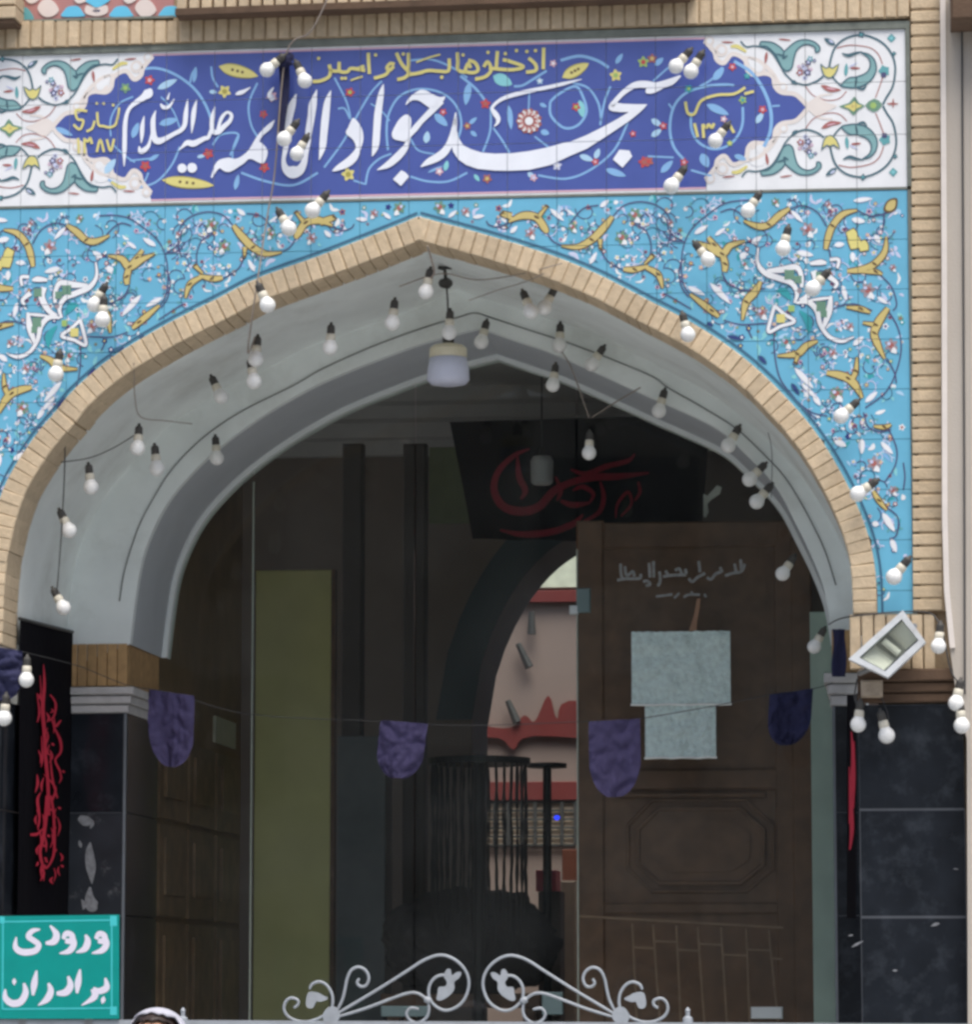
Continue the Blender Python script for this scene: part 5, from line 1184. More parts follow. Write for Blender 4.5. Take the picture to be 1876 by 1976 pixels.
t = G(); a, b_ = P(1836, 38, -.3), P(1990, -40, -.3); t.box((a.x, -.3, a.z), (b_.x, -.07, b_.z), ch=.01); o = t.build('shadow_block', M_brown); o['label'] = 'dark brown block added for the shadow over the pilaster at the upper right corner'; o['category'] = 'block'  # dark block added where the corner lies in shadow

# ------------------------------------------------------------------ light bulbs
def lathe_mesh(name, prof, n, mt):
    t = G(); t.lathe(prof, n); me = newmesh(name, t.V, t.F, mt, smooth=True)
    bm = bmesh.new(); bm.from_mesh(me); bmesh.ops.recalc_face_normals(bm, faces=bm.faces); bm.to_mesh(me); bm.free(); return me
R0 = .0325
gp = [(.001, -R0)] + [(R0 * math.sin(a), -R0 * math.cos(a)) for a in [.25, .55, .85, 1.15, 1.45, 1.75, 2.05, 2.3]] + [(.0205, .0275), (.0185, .033)]
me_globe = lathe_mesh('globe', gp, 20, M_bulb)
me_collar = lathe_mesh('collar', [(.0187, .032), (.0205, .035), (.0200, .046), (.0185, .058), (.013, .061), (.001, .0615)], 16, M_collar)
M_sock = mat('socket_grey', (70, 68, 64), rough=.6, var=.2)
me_socket = lathe_mesh('socket', [(.001, .0595), (.0165, .060), (.0175, .064), (.0165, .082), (.0172, .084), (.0140, .094), (.0070, .099), (.0060, .108), (.001, .109)], 14, M_sock)
GRP = 'white bulbs strung over the portal'
SOCK = {}
def bulb(x, y, ang, Y, label, lean=0.0, sc=1.0):
    o = thing('light_bulb', label, 'light bulb', P(x, y, Y), GRP)
    a = math.radians(ang)
    rot = Matrix.Rotation(a, 4, 'Y') @ Matrix.Rotation(math.radians(lean), 4, 'X')
    o.rotation_euler = rot.to_euler(); o.scale = (sc, sc, sc)
    for nm, me in (('globe', me_globe), ('collar', me_collar), ('socket', me_socket)):
        c = bpy.data.objects.new(nm, me); COL.objects.link(c); c.parent = o
    SOCK[(x, y)] = o.location + (rot @ Vector((0, 0, .12 * sc)))
    return o
FY, SY_, AY = -.11, .22, 1.10
BULBS = [
 (515, 135, 50, FY, 'bulb beside the navy knot, left one of the pair at the panel top'), (588, 156, -25, FY, 'bulb just right of the navy knot near the yellow verse'),
 (548, 268, 38, FY, 'upper bulb of the pair covering the letters left of the tall white strokes'), (573, 297, 30, FY, 'lower bulb of the pair covering the letters left of the tall white strokes'),
 (603, 406, 40, FY, 'bulb on the strip between blue panel and turquoise tiles, left of the arch tip'), (557, 441, -30, FY, 'bulb on turquoise tiles diagonally below the left strip bulb'),
 (1305, 128, 42, FY, 'left bulb of the close pair at the upper right of the blue panel'), (1334, 138, 32, FY, 'right bulb of the close pair at the upper right of the blue panel'),
 (1381, 272, 38, FY, 'bulb over the yellow date at the right of the blue panel'), (1296, 359, 36, FY, 'bulb at the lower right edge of the blue panel'),
 (1444, 407, 34, FY, 'bulb at the top of the right turquoise spandrel under the white panel'), (1512, 480, 14, FY, 'bulb on the right spandrel above the white scrolling ornament'),
 (1367, 501, -38, FY, 'bulb on the golden leaf left in the right spandrel'), (1569, 557, 42, FY, 'bulb over the centre of the white ornament in the right spandrel'),
 (1328, 646, -14, FY, 'bulb resting against the bricks on the right shoulder of the arch'), (1624, 803, 48, FY, 'bulb low in the right spandrel beside the column of bricks'),
 (1656, 953, 56, FY, 'bulb half over the ring bricks near the right foot of the arch'), (1726, 1113, 40, FY, 'lowest bulb on the narrow end of the right spandrel'),
 (197, 617, 4, FY, 'front bulb of the pair on the left spandrel beside the white ornament'), (182, 588, 30, FY + .03, 'rear bulb of the pair on the left spandrel beside the white ornament'),
 (107, 722, 10, FY, 'bulb low on the left spandrel close to the brick ring'), (516, 589, -24, -.14, 'bulb hanging against the bricks on the left shoulder of the arch'),
 (493, 694, 4, SY_, 'upper bulb on the pale cord down the left side of the vault'), (490, 736, -12, SY_, 'lower bulb on the pale cord down the left side of the vault'),
 (426, 765, -26, .5, 'bulb on the left vault, lower left of the pale cord'), (637, 671, 3, SY_, 'lone bulb midway along the left vault slope'),
 (757, 623, 6, SY_, 'bulb on the vault left of the arch tip with long dark socket'), (822, 563, 12, .1, 'bulb hanging on the pale cord just below the arch tip'),
 (867, 642, 2, .40, 'bulb directly above the large pendant lamp'), (929, 660, 14, AY, 'bulb right of the large pendant lamp on the dark cable'),
 (1025, 601, -22, SY_, 'left bulb of the touching pair on the right vault'), (1051, 594, 28, SY_ + .04, 'right bulb of the touching pair on the right vault'),
 (1080, 667, 2, AY, 'bulb on the cable under the touching pair'), (1142, 703, 36, AY, 'tilted bulb on the cable right of the straight hanging ones'),
 (1067, 743, 8, AY - .1, 'bulb in front of the dark cornice left of the inner lamp cord'), (1137, 874, 2, .9, 'bulb hanging from two cords before the black hall banner'),
 (1272, 793, 16, AY, 'bulb on the cable at the top right corner of the black hall banner'), (1406, 860, 30, AY, 'bulb on the right inner arch edge over dark glass'),
 (1447, 925, 46, AY, 'upper bulb of the pair on the right inner arch edge'), (1461, 968, 42, AY, 'lower bulb of the pair on the right inner arch edge'),
 (1511, 1107, 34, AY, 'bulb at the lower right of the glass above the pale papers'), (1572, 1248, 30, AY, 'bulb at the foot of the right inner arch beside navy cloth'),
 (265, 865, 2, SY_, 'left bulb of the pair joined by a pale thread on the left vault'), (302, 904, -6, .45, 'lower right bulb of the pair joined by a pale thread on the left vault'),
 (418, 884, -4, AY, 'bulb hanging from the cable over the grey band of the left inner arch'), (175, 940, -6, SY_, 'bulb on the left vault below the brick ring curve'),
 (133, 1024, -26, SY_, 'bulb on the dark wire low on the left vault'), (122, 1173, -30, SY_, 'lowest bulb on the left vault just above the black banner'),
 (50, 1312, 2, -.1, 'bulb over the purple pennant left of the black banner'), (7, 1386, 6, -.1, 'bulb at the left edge below the purple pennant'),
 (1812, 1247, 6, -.2, 'bulb right of the tilted floodlight on the beige pilaster'), (1846, 1357, 12, -.2, 'upper bulb of the pair at the right edge below the floodlight'),
 (1857, 1400, -4, -.2, 'lower bulb of the pair at the right edge below the floodlight'), (1712, 1419, -14, -.1, 'dim bulb hanging alone on the right black marble under the brown ledge'), (1657, 1398, 6, -.1, 'dim bulb at the top of the edge-on banner on the right')]
for bx in BULBS: bulb(bx[0], bx[1], bx[2], bx[3], bx[4], lean=jit(6), sc=random.uniform(.94, 1.03))

# ------------------------------------------------------------------ wires, cords
def wire(pts, r, label, mt=M_wire, name='light_cable', cat='cable'):
    C = [Vector(c) for c in crom([tuple(P(x, y, Y)) for x, y, Y in pts], 6)]
    t = G(); t.tube(C, r, 6); o = t.build(name, mt); o['label'] = label; o['category'] = cat; return o
cab = [(230, 1160), (240, 1099), (267, 1016), (300, 953), (333, 903), (393, 843), (467, 793), (567, 743), (625, 710), (725, 666), (825, 630), (879, 614), (915, 604), (945, 612), (1009, 633), (1109, 666), (1250, 722), (1291, 749), (1361, 789), (1424, 829), (1484, 886), (1517, 923), (1544, 966), (1571, 1016), (1594, 1066), (1614, 1129)]
wire([(x, y, Y1 - .005) for x, y in cab], .0022, 'dark light cable following the inner arch line across the vault')
wire([(640, -20, -.2), (600, 60, -.17), (552, 105, -.09), (530, 330, -.06), (515, 420, -.05), (490, 585, -.1), (478, 680, .05), (492, 650, SY_)], .0035, 'pale cord dropping from the top past the navy knot to the left vault', M_cord, 'pale_cord')
wire([(825, 475, -.05), (838, 525, .05), (825, 540, .1)], .004, 'short cord from the arch tip to the highest vault bulb', M_cord, 'pale_cord')
wire([(770, 553, .2), (850, 528, .2), (920, 540, .2), (1000, 530, .05), (1060, 515, -.06), (1085, 508, -.05)], .0025, 'thin cord swinging from the hook to the bricks right of the arch tip', M_cord, 'pale_cord')
wire([(905, 580, .5), (960, 560, .3), (1010, 545, .05), (1050, 528, -.05)], .002, 'faint cord slanting up towards the right ring bricks', M_cord, 'pale_cord')
wire([(1085, 680, AY), (1105, 715, 1.0), (1137, 806, .9)], .003, 'left cord of the V holding the bulb before the hall banner', M_cord, 'pale_cord')
wire([(1142, 806, .9), (1190, 775, 1.0), (1236, 748, 1.12)], .003, 'right cord of the V holding the bulb before the hall banner', M_cord, 'pale_cord')
wire([(258, 700, -.04), (260, 770, .1), (272, 805, .25), (320, 812, .4), (370, 818, .6)], .0022, 'pale thread looping across the left vault from the ring', M_cord, 'pale_cord')
wire([(125, 860, .1), (123, 930, .2), (117, 1040, .2), (110, 1130, .2), (108, 1150, SY_)], .0028, 'dark wire hanging down the left edge of the vault')
wire([(115, 892, .2), (170, 884, .22), (215, 866, .24), (262, 838, .22)], .0022, 'thin dark wire linking the two left vault bulbs')
wire([(1440, 800, AY), (1475, 820, .9), (1490, 870, .8), (1489, 960, .8)], .0016, 'very thin wire loop on the right vault')
wire([(-40, 1235, -.07), (40, 1257, -.05), (150, 1285, .6), (245, 1322, 1.05), (330, 1337, 1.08), (480, 1378, 1.1), (735, 1392, 1.1), (900, 1400, 1.1), (1138, 1392, 1.1), (1225, 1388, 1.1), (1380, 1362, 1.1), (1490, 1340, 1.1), (1570, 1329, 1.1), (1608, 1318, 1.14)], .0018, 'sagging string carrying the purple pennants across the doorway', M_wire, 'pennant_string', 'string')
wire([(1600, 1205, .9), (1640, 1190, -.05), (1770, 1180, -.1), (1812, 1200, -.2), (1835, 1290, -.2), (1850, 1320, -.2), (1862, 1370, -.2)], .003, 'dark wire running past the floodlight to the right edge bulbs')
wire([(1655, 1310, -.06), (1650, 1345, -.08), (1658, 1368, -.1)], .003, 'short dark wire down to the dim bulb by the banner')
wire([(1700, 1340, -.06), (1712, 1370, -.1), (1716, 1390, -.1)], .0025, 'short wire holding the dim bulb on the marble')
# navy knot cloth at the panel top
t = G(); bmh = bmesh.new(); bmesh.ops.create_icosphere(bmh, subdivisions=3, radius=1); cc = P(549, 116, -.08)
for v in bmh.verts:
    n = .2 * math.sin(v.co.x * 6 + v.co.z * 5) + .15 * math.sin(v.co.y * 8 + 2); v.co = Vector((cc.x + v.co.x * .034 * (1 + n), cc.y + v.co.y * .02, cc.z + v.co.z * .030 * (1 + n)))
me = bpy.data.meshes.new('knot'); bmh.to_mesh(me); bmh.free(); me.materials.append(M_navy)
kn = thing('cloth_tie', 'navy cloth tie knotted at the panel top with its tail hanging', 'cloth', cc)
o = link(bpy.data.objects.new('knot', me), kn)
V = []; 
for i in range(13):
    v_ = i / 12; y = 125 + 130 * v_
    for u in range(4): p = P(537 + 3 * math.sin(v_ * 5) + u * (7 - 2 * v_), y, -.05); p.y -= .006 * math.sin(u * 2 + v_ * 7); V.append(p)
obj('tail', V, [(4 * i + u, 4 * i + u + 1, 4 * i + u + 5, 4 * i + u + 4) for i in range(12) for u in range(3)], M_navy, kn, smooth=True)

# ------------------------------------------------------------------ pennants
def pennant(x0, y0, x1, y1, bot, Y, mt, label, skew=0.0, seed=0):
    nx, ny = 26, 30; V = []
    for j in range(ny + 1):
        v = j / ny; w = 1 if v < .5 else max(.02, math.sqrt(max(0, 1 - ((v - .5) / .52) ** 2)))
        for i in range(nx + 1):
            u = i / nx; uc = (u - .5) * (w if v < .5 else w * .97 + .03) + .5
            x = x0 + (x1 - x0) * uc + skew * v; yt = y0 + (y1 - y0) * uc
            p = P(x, yt + (bot - (y0 + y1) / 2) * v, Y); q = Vector((u * 3 + seed * 3, v * 4 + .6 * u, seed)); p.y += .02 * math.sin(u * 5 + seed) * (.3 + v) - .045 * abs(mnoise.noise(q)) - .022 * abs(mnoise.noise(q * 2.6)) - .008 * abs(mnoise.noise(q * 6)); V.append(p)
    obj('pennant', V, [(j * (nx + 1) + i, j * (nx + 1) + i + 1, (j + 1) * (nx + 1) + i + 1, (j + 1) * (nx + 1) + i) for j in range(ny) for i in range(nx)], mt, smooth=True, label=label, category='pennant', group='cloth pennants strung across the portal')
pennant(287, 1331, 376, 1343, 1480, 1.08, M_purple, 'purple pennant in front of the left side pane beside the cornice', 0, 0)
pennant(735, 1390, 826, 1397, 1502, 1.1, M_purple, 'folded purple pennant hanging left of the chain rack', -14, 2)
pennant(1137, 1393, 1236, 1387, 1538, 1.1, M_purple, 'broad purple pennant left of the lower pale paper', 2, 4)
pennant(1486, 1341, 1570, 1329, 1438, 1.1, M_navy, 'navy pennant hanging at the right edge of the brown door', -6, 5)
pennant(-55, 1240, 44, 1257, 1352, -.07, M_navy, 'dark purple pennant cut by the left picture edge', 0, 7)
V = []
for i in range(12):
    v_ = i / 11
    for u in range(5): p = P(1607 + u * 6.5 + 2 * math.sin(v_ * 6 + u), 1214 + 92 * v_, 1.05); p.y += .01 * math.sin(u * 2.2 + v_ * 4); V.append(p)
obj('cloth_strip', V, [(5 * i + u, 5 * i + u + 1, 5 * i + u + 6, 5 * i + u + 5) for i in range(11) for u in range(4)], M_navy, smooth=True, label='dark navy cloth strip at the foot of the vault left of the floodlight', category='cloth')

# ------------------------------------------------------------------ hanging banners on the jambs
lb = thing('hanging_banner', 'long black banner with vertical red script hanging on the left jamb', 'banner', PX(90, 1200, XLo + .02))
nx, nz = 16, 24; V = []
for j in range(nz + 1):
    for i in range(nx + 1):
        u, v = i / nx, j / nz
        xt, yt = 38 + 102 * u, 1195 + 26 * u; xb, yb = 29 + 117 * u, 1764 + 10 * u
        p = PX(xt + (xb - xt) * v, yt + (yb - yt) * v, XLo + .022); p.x += .006 * math.sin(u * 9 + v * 2) * (.4 + v); V.append(p)
obj('cloth', V, [(j * (nx + 1) + i, j * (nx + 1) + i + 1, (j + 1) * (nx + 1) + i + 1, (j + 1) * (nx + 1) + i) for j in range(nz) for i in range(nx)], M_cloth, lb, smooth=True)
t = G(); t.tube([PX(37, 1194, XLo + .022), PX(141, 1220, XLo + .022)], .008, 6); t.build('rod', M_black, lb)
un = lambda x, y: PX(x, y, XLo + .034)
un.n = Vector((1, 0, 0))
w4, w2 = A(0, 1900), A(0, 2536)
strokes3(w4, [[(250, 365, 4), (255, 480, 16), (245, 620, 22), (255, 760, 20), (262, 900, 19), (275, 1050, 19), (282, 1240, 16)], [(212, 540, 4), (226, 640, 12), (214, 700, 6)], [(288, 540, 7), (320, 590, 13), (312, 660, 12), (280, 695, 6)],
  [(296, 680, 6), (318, 722, 17), (352, 688, 8)], [(305, 720, 7), (345, 800, 16), (350, 870, 13), (318, 920, 12), (345, 985, 13), (350, 1040, 4)], [(238, 780, 4), (244, 900, 12), (236, 960, 4)], [(250, 1000, 4), (318, 1080, 14), (296, 1160, 11)], [(235, 1105, 4), (215, 1150, 16), (226, 1250, 12), (214, 1310, 6)], [(288, 880, 6), (300, 1020, 12), (330, 1140, 9)], [(230, 430, 4), (236, 520, 8)]], M_redp, 'red_script', lb, 0, unp=un, kind='stuff')
strokes3(w2, [[(270, -40, 20), (262, 80, 22), (248, 200, 20), (228, 290, 18), (258, 380, 11), (302, 320, 13), (312, 220, 15), (306, 60, 15), (290, -40, 12)], [(172, 185, 14), (212, 182, 16), (245, 150, 7)], [(210, 40, 4), (225, 100, 10), (215, 160, 4)]], M_redp, 'red_script', lb, 0, unp=un, kind='stuff', lift=.001)
rs = random.Random(5); extra = []
for k in range(40):
    x = rs.uniform(205, 345); y = rs.uniform(480, 1600); L = rs.uniform(25, 110); c = rs.uniform(-16, 16)
    extra.append([(x, y, 4), (x + c, y + L * .5, rs.uniform(8, 15)), (x + rs.uniform(-12, 12), y + L, 4)])
    if k % 3 == 0: extra.append([(x + 12, y - 8, 6), (x + 20, y - 2, 14), (x + 28, y + 4, 6)])
strokes3(w4, extra, M_redp, 'red_script', lb, 0, unp=un, kind='stuff', lift=.002)
rb = thing('hanging_banner', 'black banner with red script on the right jamb seen almost edge-on', 'banner', P(1645, 1350, .6))
def rbp(x, y): return P(x, y, .36 - (x - 1634) / 18 * .30)
V = []
for j in range(nz + 1):
    for i in range(7):
        u, v = i / 6, j / nz; p = rbp(1635 + 18 * u, 1340 + 432 * v); p.y += .004 * math.sin(u * 6 + v * 3); V.append(p)
obj('cloth', V, [(j * 7 + i, j * 7 + i + 1, (j + 1) * 7 + i + 1, (j + 1) * 7 + i) for j in range(nz) for i in range(6)], M_cloth, rb, smooth=True)
un2 = lambda x, y: rbp(x, y)
un2.n = Vector((0, -1, 0))
idw2 = lambda x, y: (x, y)
idw2.k = 1.0
strokes3(idw2, [[(1644, 1412, 2), (1647, 1470, 7), (1643, 1540, 8), (1645, 1600, 8), (1641, 1640, 3)], [(1649, 1430, 2), (1650, 1500, 4), (1648, 1560, 2)], [(1640, 1480, 2), (1641, 1560, 4), (1640, 1590, 2)]], M_redp, 'red_script', rb, 0, unp=un2, kind='stuff', lift=.012)

# ------------------------------------------------------------------ floodlight
fl = thing('floodlight', 'white square floodlight tilted on one corner above the right marble pier', 'floodlight', P(1710, 1245, -.2))
wf = B(2560, 1850)
cA, cB, cC, cD = (wf(450, 850), wf(1080, 285), wf(1345, 655), wf(905, 1065))
def fq(u, v, Y):    # u along A->B, v along A->D
    x = (cA[0] * (1 - u) + cB[0] * u) * (1 - v) + (cD[0] * (1 - u) + cC[0] * u) * v; y = (cA[1] * (1 - u) + cB[1] * u) * (1 - v) + (cD[1] * (1 - u) + cC[1] * u) * v
    return P(x, y, Y)
M_fl = mat('floodlight_white', (212, 216, 218), rough=.45, var=.06, dirt=(140, 132, 120), dscale=12, damt=.5)
M_refl = mat('reflector', (236, 230, 218), rough=.3, metal=.0, var=.08); M_led = mat('lamp_grey', (150, 148, 140), rough=.5)
for (u0, v0, u1, v1) in ((0, 0, 1, .15), (0, .84, 1, 1), (0, .151, .09, .839), (.91, .151, 1, .839)):
    t = G(); t.prism([fq(u0, v0, -.30), fq(u1, v0, -.30), fq(u1, v1, -.30), fq(u0, v1, -.30)], (0, .08, 0)); t.build('frame_bar', M_fl, fl)
t = G(); t.prism([fq(.02, .02, -.22), fq(.98, .02, -.22), fq(.9, .98, -.22), fq(.1, .98, -.22)], (0, .14, 0)); t.build('housing', M_fl, fl)
for (u0, u1) in ((.10, .38), (.62, .9)):
    t = G(); a, b_, c_, d_ = fq(u0, .2, -.285 if u0 < .3 else -.235), fq(u1, .2, -.235 if u0 < .3 else -.285), fq(u1, .8, -.235 if u0 < .3 else -.285), fq(u0, .8, -.285 if u0 < .3 else -.235)
    t.prism([a, b_, c_, d_], (0, .008, 0)); t.build('reflector', M_refl, fl)
t = G(); t.prism([fq(.38, .18, -.24), fq(.62, .18, -.24), fq(.62, .82, -.24), fq(.38, .82, -.24)], (0, .01, 0)); t.build('lamp_plate', M_led, fl)
t = G(); t.tube([fq(.5, .25, -.262), fq(.5, .75, -.262)], .014, 10); t.build('lamp_tube', M_refl, fl)
t = G(); t.prism([fq(.09, .15, -.292), fq(.91, .15, -.292), fq(.91, .84, -.292), fq(.09, .84, -.292)], (0, .003, 0)); t.build('front_glass', M_glass, fl)
t = G(); t.tube([fq(1, .5, -.18), P(1760, 1212, -.12), P(1752, 1222, -.01)], .012, 8); t.build('bracket', M_metal, fl)
t = G(); t.tube([fq(0, .55, -.18), P(1660, 1300, -.12), P(1668, 1285, -.01)], .010, 8); t.build('bracket', M_metal, fl)
t = G(); a, b_ = P(1662, 1345, -.09), P(1704, 1312, -.09); t.box((a.x, -.09, a.z), (b_.x, -.03, b_.z), ch=.008); o = t.build('junction_box', mat('junction_box', (176, 160, 140), rough=.7, var=.25, dirt=(90, 70, 54), dscale=10)); o['label'] = 'grimy pale junction box under the tilted floodlight'; o['category'] = 'box'

# ------------------------------------------------------------------ pendant lamps
YP = .55
pl1 = thing('pendant_lamp', 'large white bucket-shaped bulb hanging under the arch tip', 'lamp', P(865, 655, YP))
c = P(865, 745, YP); s = (P(875, 700, YP) - P(865, 700, YP)).length / 10
t = G(); t.lathe([(.001, 0), (20 * s, 1 * s), (34 * s, 4 * s), (41 * s, 12 * s), (40 * s, 30 * s), (36 * s, 54 * s), (.001, 54 * s)], 28, c=c); t.build('diffuser', mat('diffuser', (206, 210, 226), rough=.4, var=.03), pl1, smooth=True)
t = G(); t.lathe([(.001, 54.5 * s), (36.5 * s, 54.5 * s), (36 * s, 72 * s), (30 * s, 78 * s), (14 * s, 82 * s), (.001, 83 * s)], 28, c=c); t.build('rim', mat('rim_cream', (222, 214, 186), rough=.4, var=.04), pl1)
t = G(); t.lathe([(.001, 83 * s), (11 * s, 83 * s), (11 * s, 104 * s), (5 * s, 108 * s), (.001, 109 * s)], 14, c=c); t.build('neck', M_black, pl1)
t = G(); t.tube([c + Vector((0, 0, 106 * s)), P(864, 580, YP), P(862, 556, YP)], .004, 6); t.build('cord', M_wire, pl1)
t = G(); bmh = bmesh.new(); bmesh.ops.create_icosphere(bmh, subdivisions=2, radius=1); cc = P(860, 546, YP)
for v in bmh.verts: v.co = Vector((cc.x + v.co.x * .032 * (1 + .2 * math.sin(v.co.z * 7)), cc.y + v.co.y * .03, cc.z + v.co.z * .024 * (1 + .25 * math.sin(v.co.x * 6))))
me = bpy.data.meshes.new('ceiling_rose'); bmh.to_mesh(me); bmh.free(); me.materials.append(M_black); link(bpy.data.objects.new('ceiling_rose', me), pl1)
t = G(); t.tube([P(860, 536, YP), P(858, 520, YP), P(846, 516, YP)], .008, 6); t.tube([P(846, 516, YP), P(872, 517, YP)], .007, 6); t.build('hook', M_black, pl1)
pl2 = thing('pendant_lamp', 'small dim grey pendant lamp hanging before the black hall banner', 'lamp', P(1046, 905, 3.6))
c = P(1046, 936, 3.6); s = (P(1056, 900, 3.6) - P(1046, 900, 3.6)).length / 10
t = G(); t.lathe([(.001, 0), (16 * s, 1 * s), (21 * s, 6 * s), (22 * s, 46 * s), (17 * s, 55 * s), (.001, 56 * s)], 22, c=c); t.build('shade', mat('shade_grey', (232, 232, 238), rough=.4, var=.04), pl2)
t = G(); t.lathe([(.001, 56 * s), (7 * s, 56 * s), (6 * s, 70 * s), (.001, 71 * s)], 12, c=c); t.build('neck', M_black, pl2)
t = G(); t.tube([c + Vector((0, 0, 70 * s)), Vector((c.x, c.y, 4.99))], .004, 6); t.build('cord', M_wire, pl2)

# ------------------------------------------------------------------ iron fence with scroll crest, and the entrance sign
YF = -1.2
fe = thing('iron_fence', 'white painted iron fence with two mirrored scrolls crowning its top rail', 'fence', (P(918, 1970, YF).x, YF, 0))
a, b_ = P(-200, 1966, YF), P(2100, 1977, YF)
t = G(); t.prism([a, b_, b_ - Vector((0, 0, .05)), a - Vector((0, 0, .05))], (0, .05, 0)); t.build('top_rail', M_ironw, fe)
t = G(); t.box((a.x, YF + .01, .2), (b_.x, YF + .04, .25)); t.build('bottom_rail', M_ironw, fe)
for k in range(6):
    X = a.x + (b_.x - a.x) * k / 5; t = G(); t.box((X - .03, YF - .005, .10), (X + .03, YF + .055, a.z + (b_.z - a.z) * k / 5 - .052)); t.build('post', M_ironw, fe)
for k in range(44):
    X = a.x + (b_.x - a.x) * (k + .5) / 44; t = G(); t.box((X - .008, YF + .017, .25), (X + .008, YF + .033, a.z + (b_.z - a.z) * (k + .5) / 44 - .05)); t.build('bar', M_ironw, fe)
C1, C2 = B(850, 2950), B(1350, 2950)
AX = 918.5
def scroll(w, pts, mirror, name='scroll', r=.0056):
    q = [w(*p) for p in pts]
    if mirror: q = [(2 * AX - x, y + .6) for x, y in q]
    C = [Vector(v) for v in crom([tuple(P(x, y, YF + .02)) for x, y in q], 6)]
    n = len(C); rr = [r * (1 if 3 < i < n - 4 else .78 + .22 * min(i, n - 1 - i) / 4) for i in range(n)]
    t = G(); t.tube(C, rr, 8); t.build(name, M_ironw, fe, smooth=True)
def plate(w, pts, mirror, name='leaf_plate', d=.012):
    q = crom([w(*p) for p in pts], 3, True)
    if mirror: q = [(2 * AX - x, y + .6) for x, y in q]
    t = G(); t.prism([P(x, y, YF + .013) for x, y in q], (0, d, 0)); t.build(name, M_ironw, fe)
for mr in (False, True):
    scroll(C1, [(285, 860), (335, 820), (330, 770), (255, 745), (195, 785), (172, 870), (215, 955), (320, 1010), (450, 1020), (580, 980), (680, 915)], mr)
    scroll(C1, [(468, 645), (500, 585), (580, 557), (660, 592), (720, 680), (738, 780), (722, 890)], mr)
    plate(C1, [(455, 680), (560, 682), (610, 710), (680, 752), (590, 790), (545, 785), (510, 855), (455, 862), (425, 810)], mr)
    scroll(C1, [(790, 890), (850, 760), (880, 640), (905, 520), (955, 422), (1040, 388), (1122, 432), (1155, 520), (1122, 600), (1060, 612), (1020, 570), (1045, 520)], mr)
    scroll(C1, [(760, 945), (1000, 802), (1300, 622), (1600, 432), (1800, 305), (1972, 250), (2112, 280), (2232, 370), (2302, 490), (2312, 620), (2262, 760), (2172, 850), (2052, 890), (1942, 850), (1862, 760), (1850, 640), (1890, 545), (1962, 490), (2050, 480)], mr)
    plate(C2, [(228, 412), (268, 418), (285, 482), (340, 448), (392, 450), (370, 512), (312, 560), (312, 640), (262, 712), (165, 772), (110, 762), (120, 690), (135, 618), (205, 612), (228, 560), (190, 490)], mr)
    scroll(C1, [(790, 965), (1100, 872), (1400, 760), (1600, 692), (1720, 692), (1820, 762), (1852, 850), (1832, 960), (1740, 1030), (1640, 1010), (1592, 930), (1640, 862), (1735, 875)], mr)
    plate(C1, [(640, 900), (690, 850), (760, 850), (815, 910), (810, 985), (740, 1050), (650, 1030), (618, 960)], mr, 'hub', .024)
    scroll(C1, [(1800, 760), (1845, 770), (1860, 800)], mr, 'collar', .013)
for x in (350, 1327):
    p = P(x, 1974, YF); t = G(); t.lathe([(.001, 0), (.020, .0), (.018, .018), (.008, .026), (.008, .040), (.010, .046), (.002, .058), (.001, .058)], 12, c=(p.x, YF + .025, p.z)); t.build('finial', M_ironw, fe)
sg = thing('entrance_sign', 'green sign with white Persian lettering beside the left marble pier', 'sign', P(115, 1962, YF))
t = G(); sY = YF - .012
q = [P(-14, 1768, sY), P(229, 1765, sY), P(229, 1966, sY), P(-14, 1966, sY)]
t.prism(q, (0, .010, 0)); t.build('plate', M_sign, sg)
t = G(); t.box((q[0].x + .1, sY + .0105, q[2].z - .05), (q[0].x + .13, sY + .025, q[0].z - .05)); t.box((q[1].x - .13, sY + .0105, q[2].z - .05), (q[1].x - .1, sY + .025, q[0].z - .05)); t.build('stay', M_metal, sg)
wS = A(0, 2536)
strokes3(wS, [[(15, 690, 9), (640, 680, 9)], [(645, 680, 9), (645, 1190, 9)], [(640, 1190, 9), (10, 1195, 9)], [(12, 1195, 9), (15, 690, 9)]], M_signc, 'border_line', sg, sY - .0006)
for cp in ([(655, 655, 40), (655, 715, 40)], [(655, 1180, 40), (655, 1230, 40)], [(10, 660, 30), (10, 700, 30)]): strokes3(wS, [cp], M_signc, 'corner_patch', sg, sY - .001)
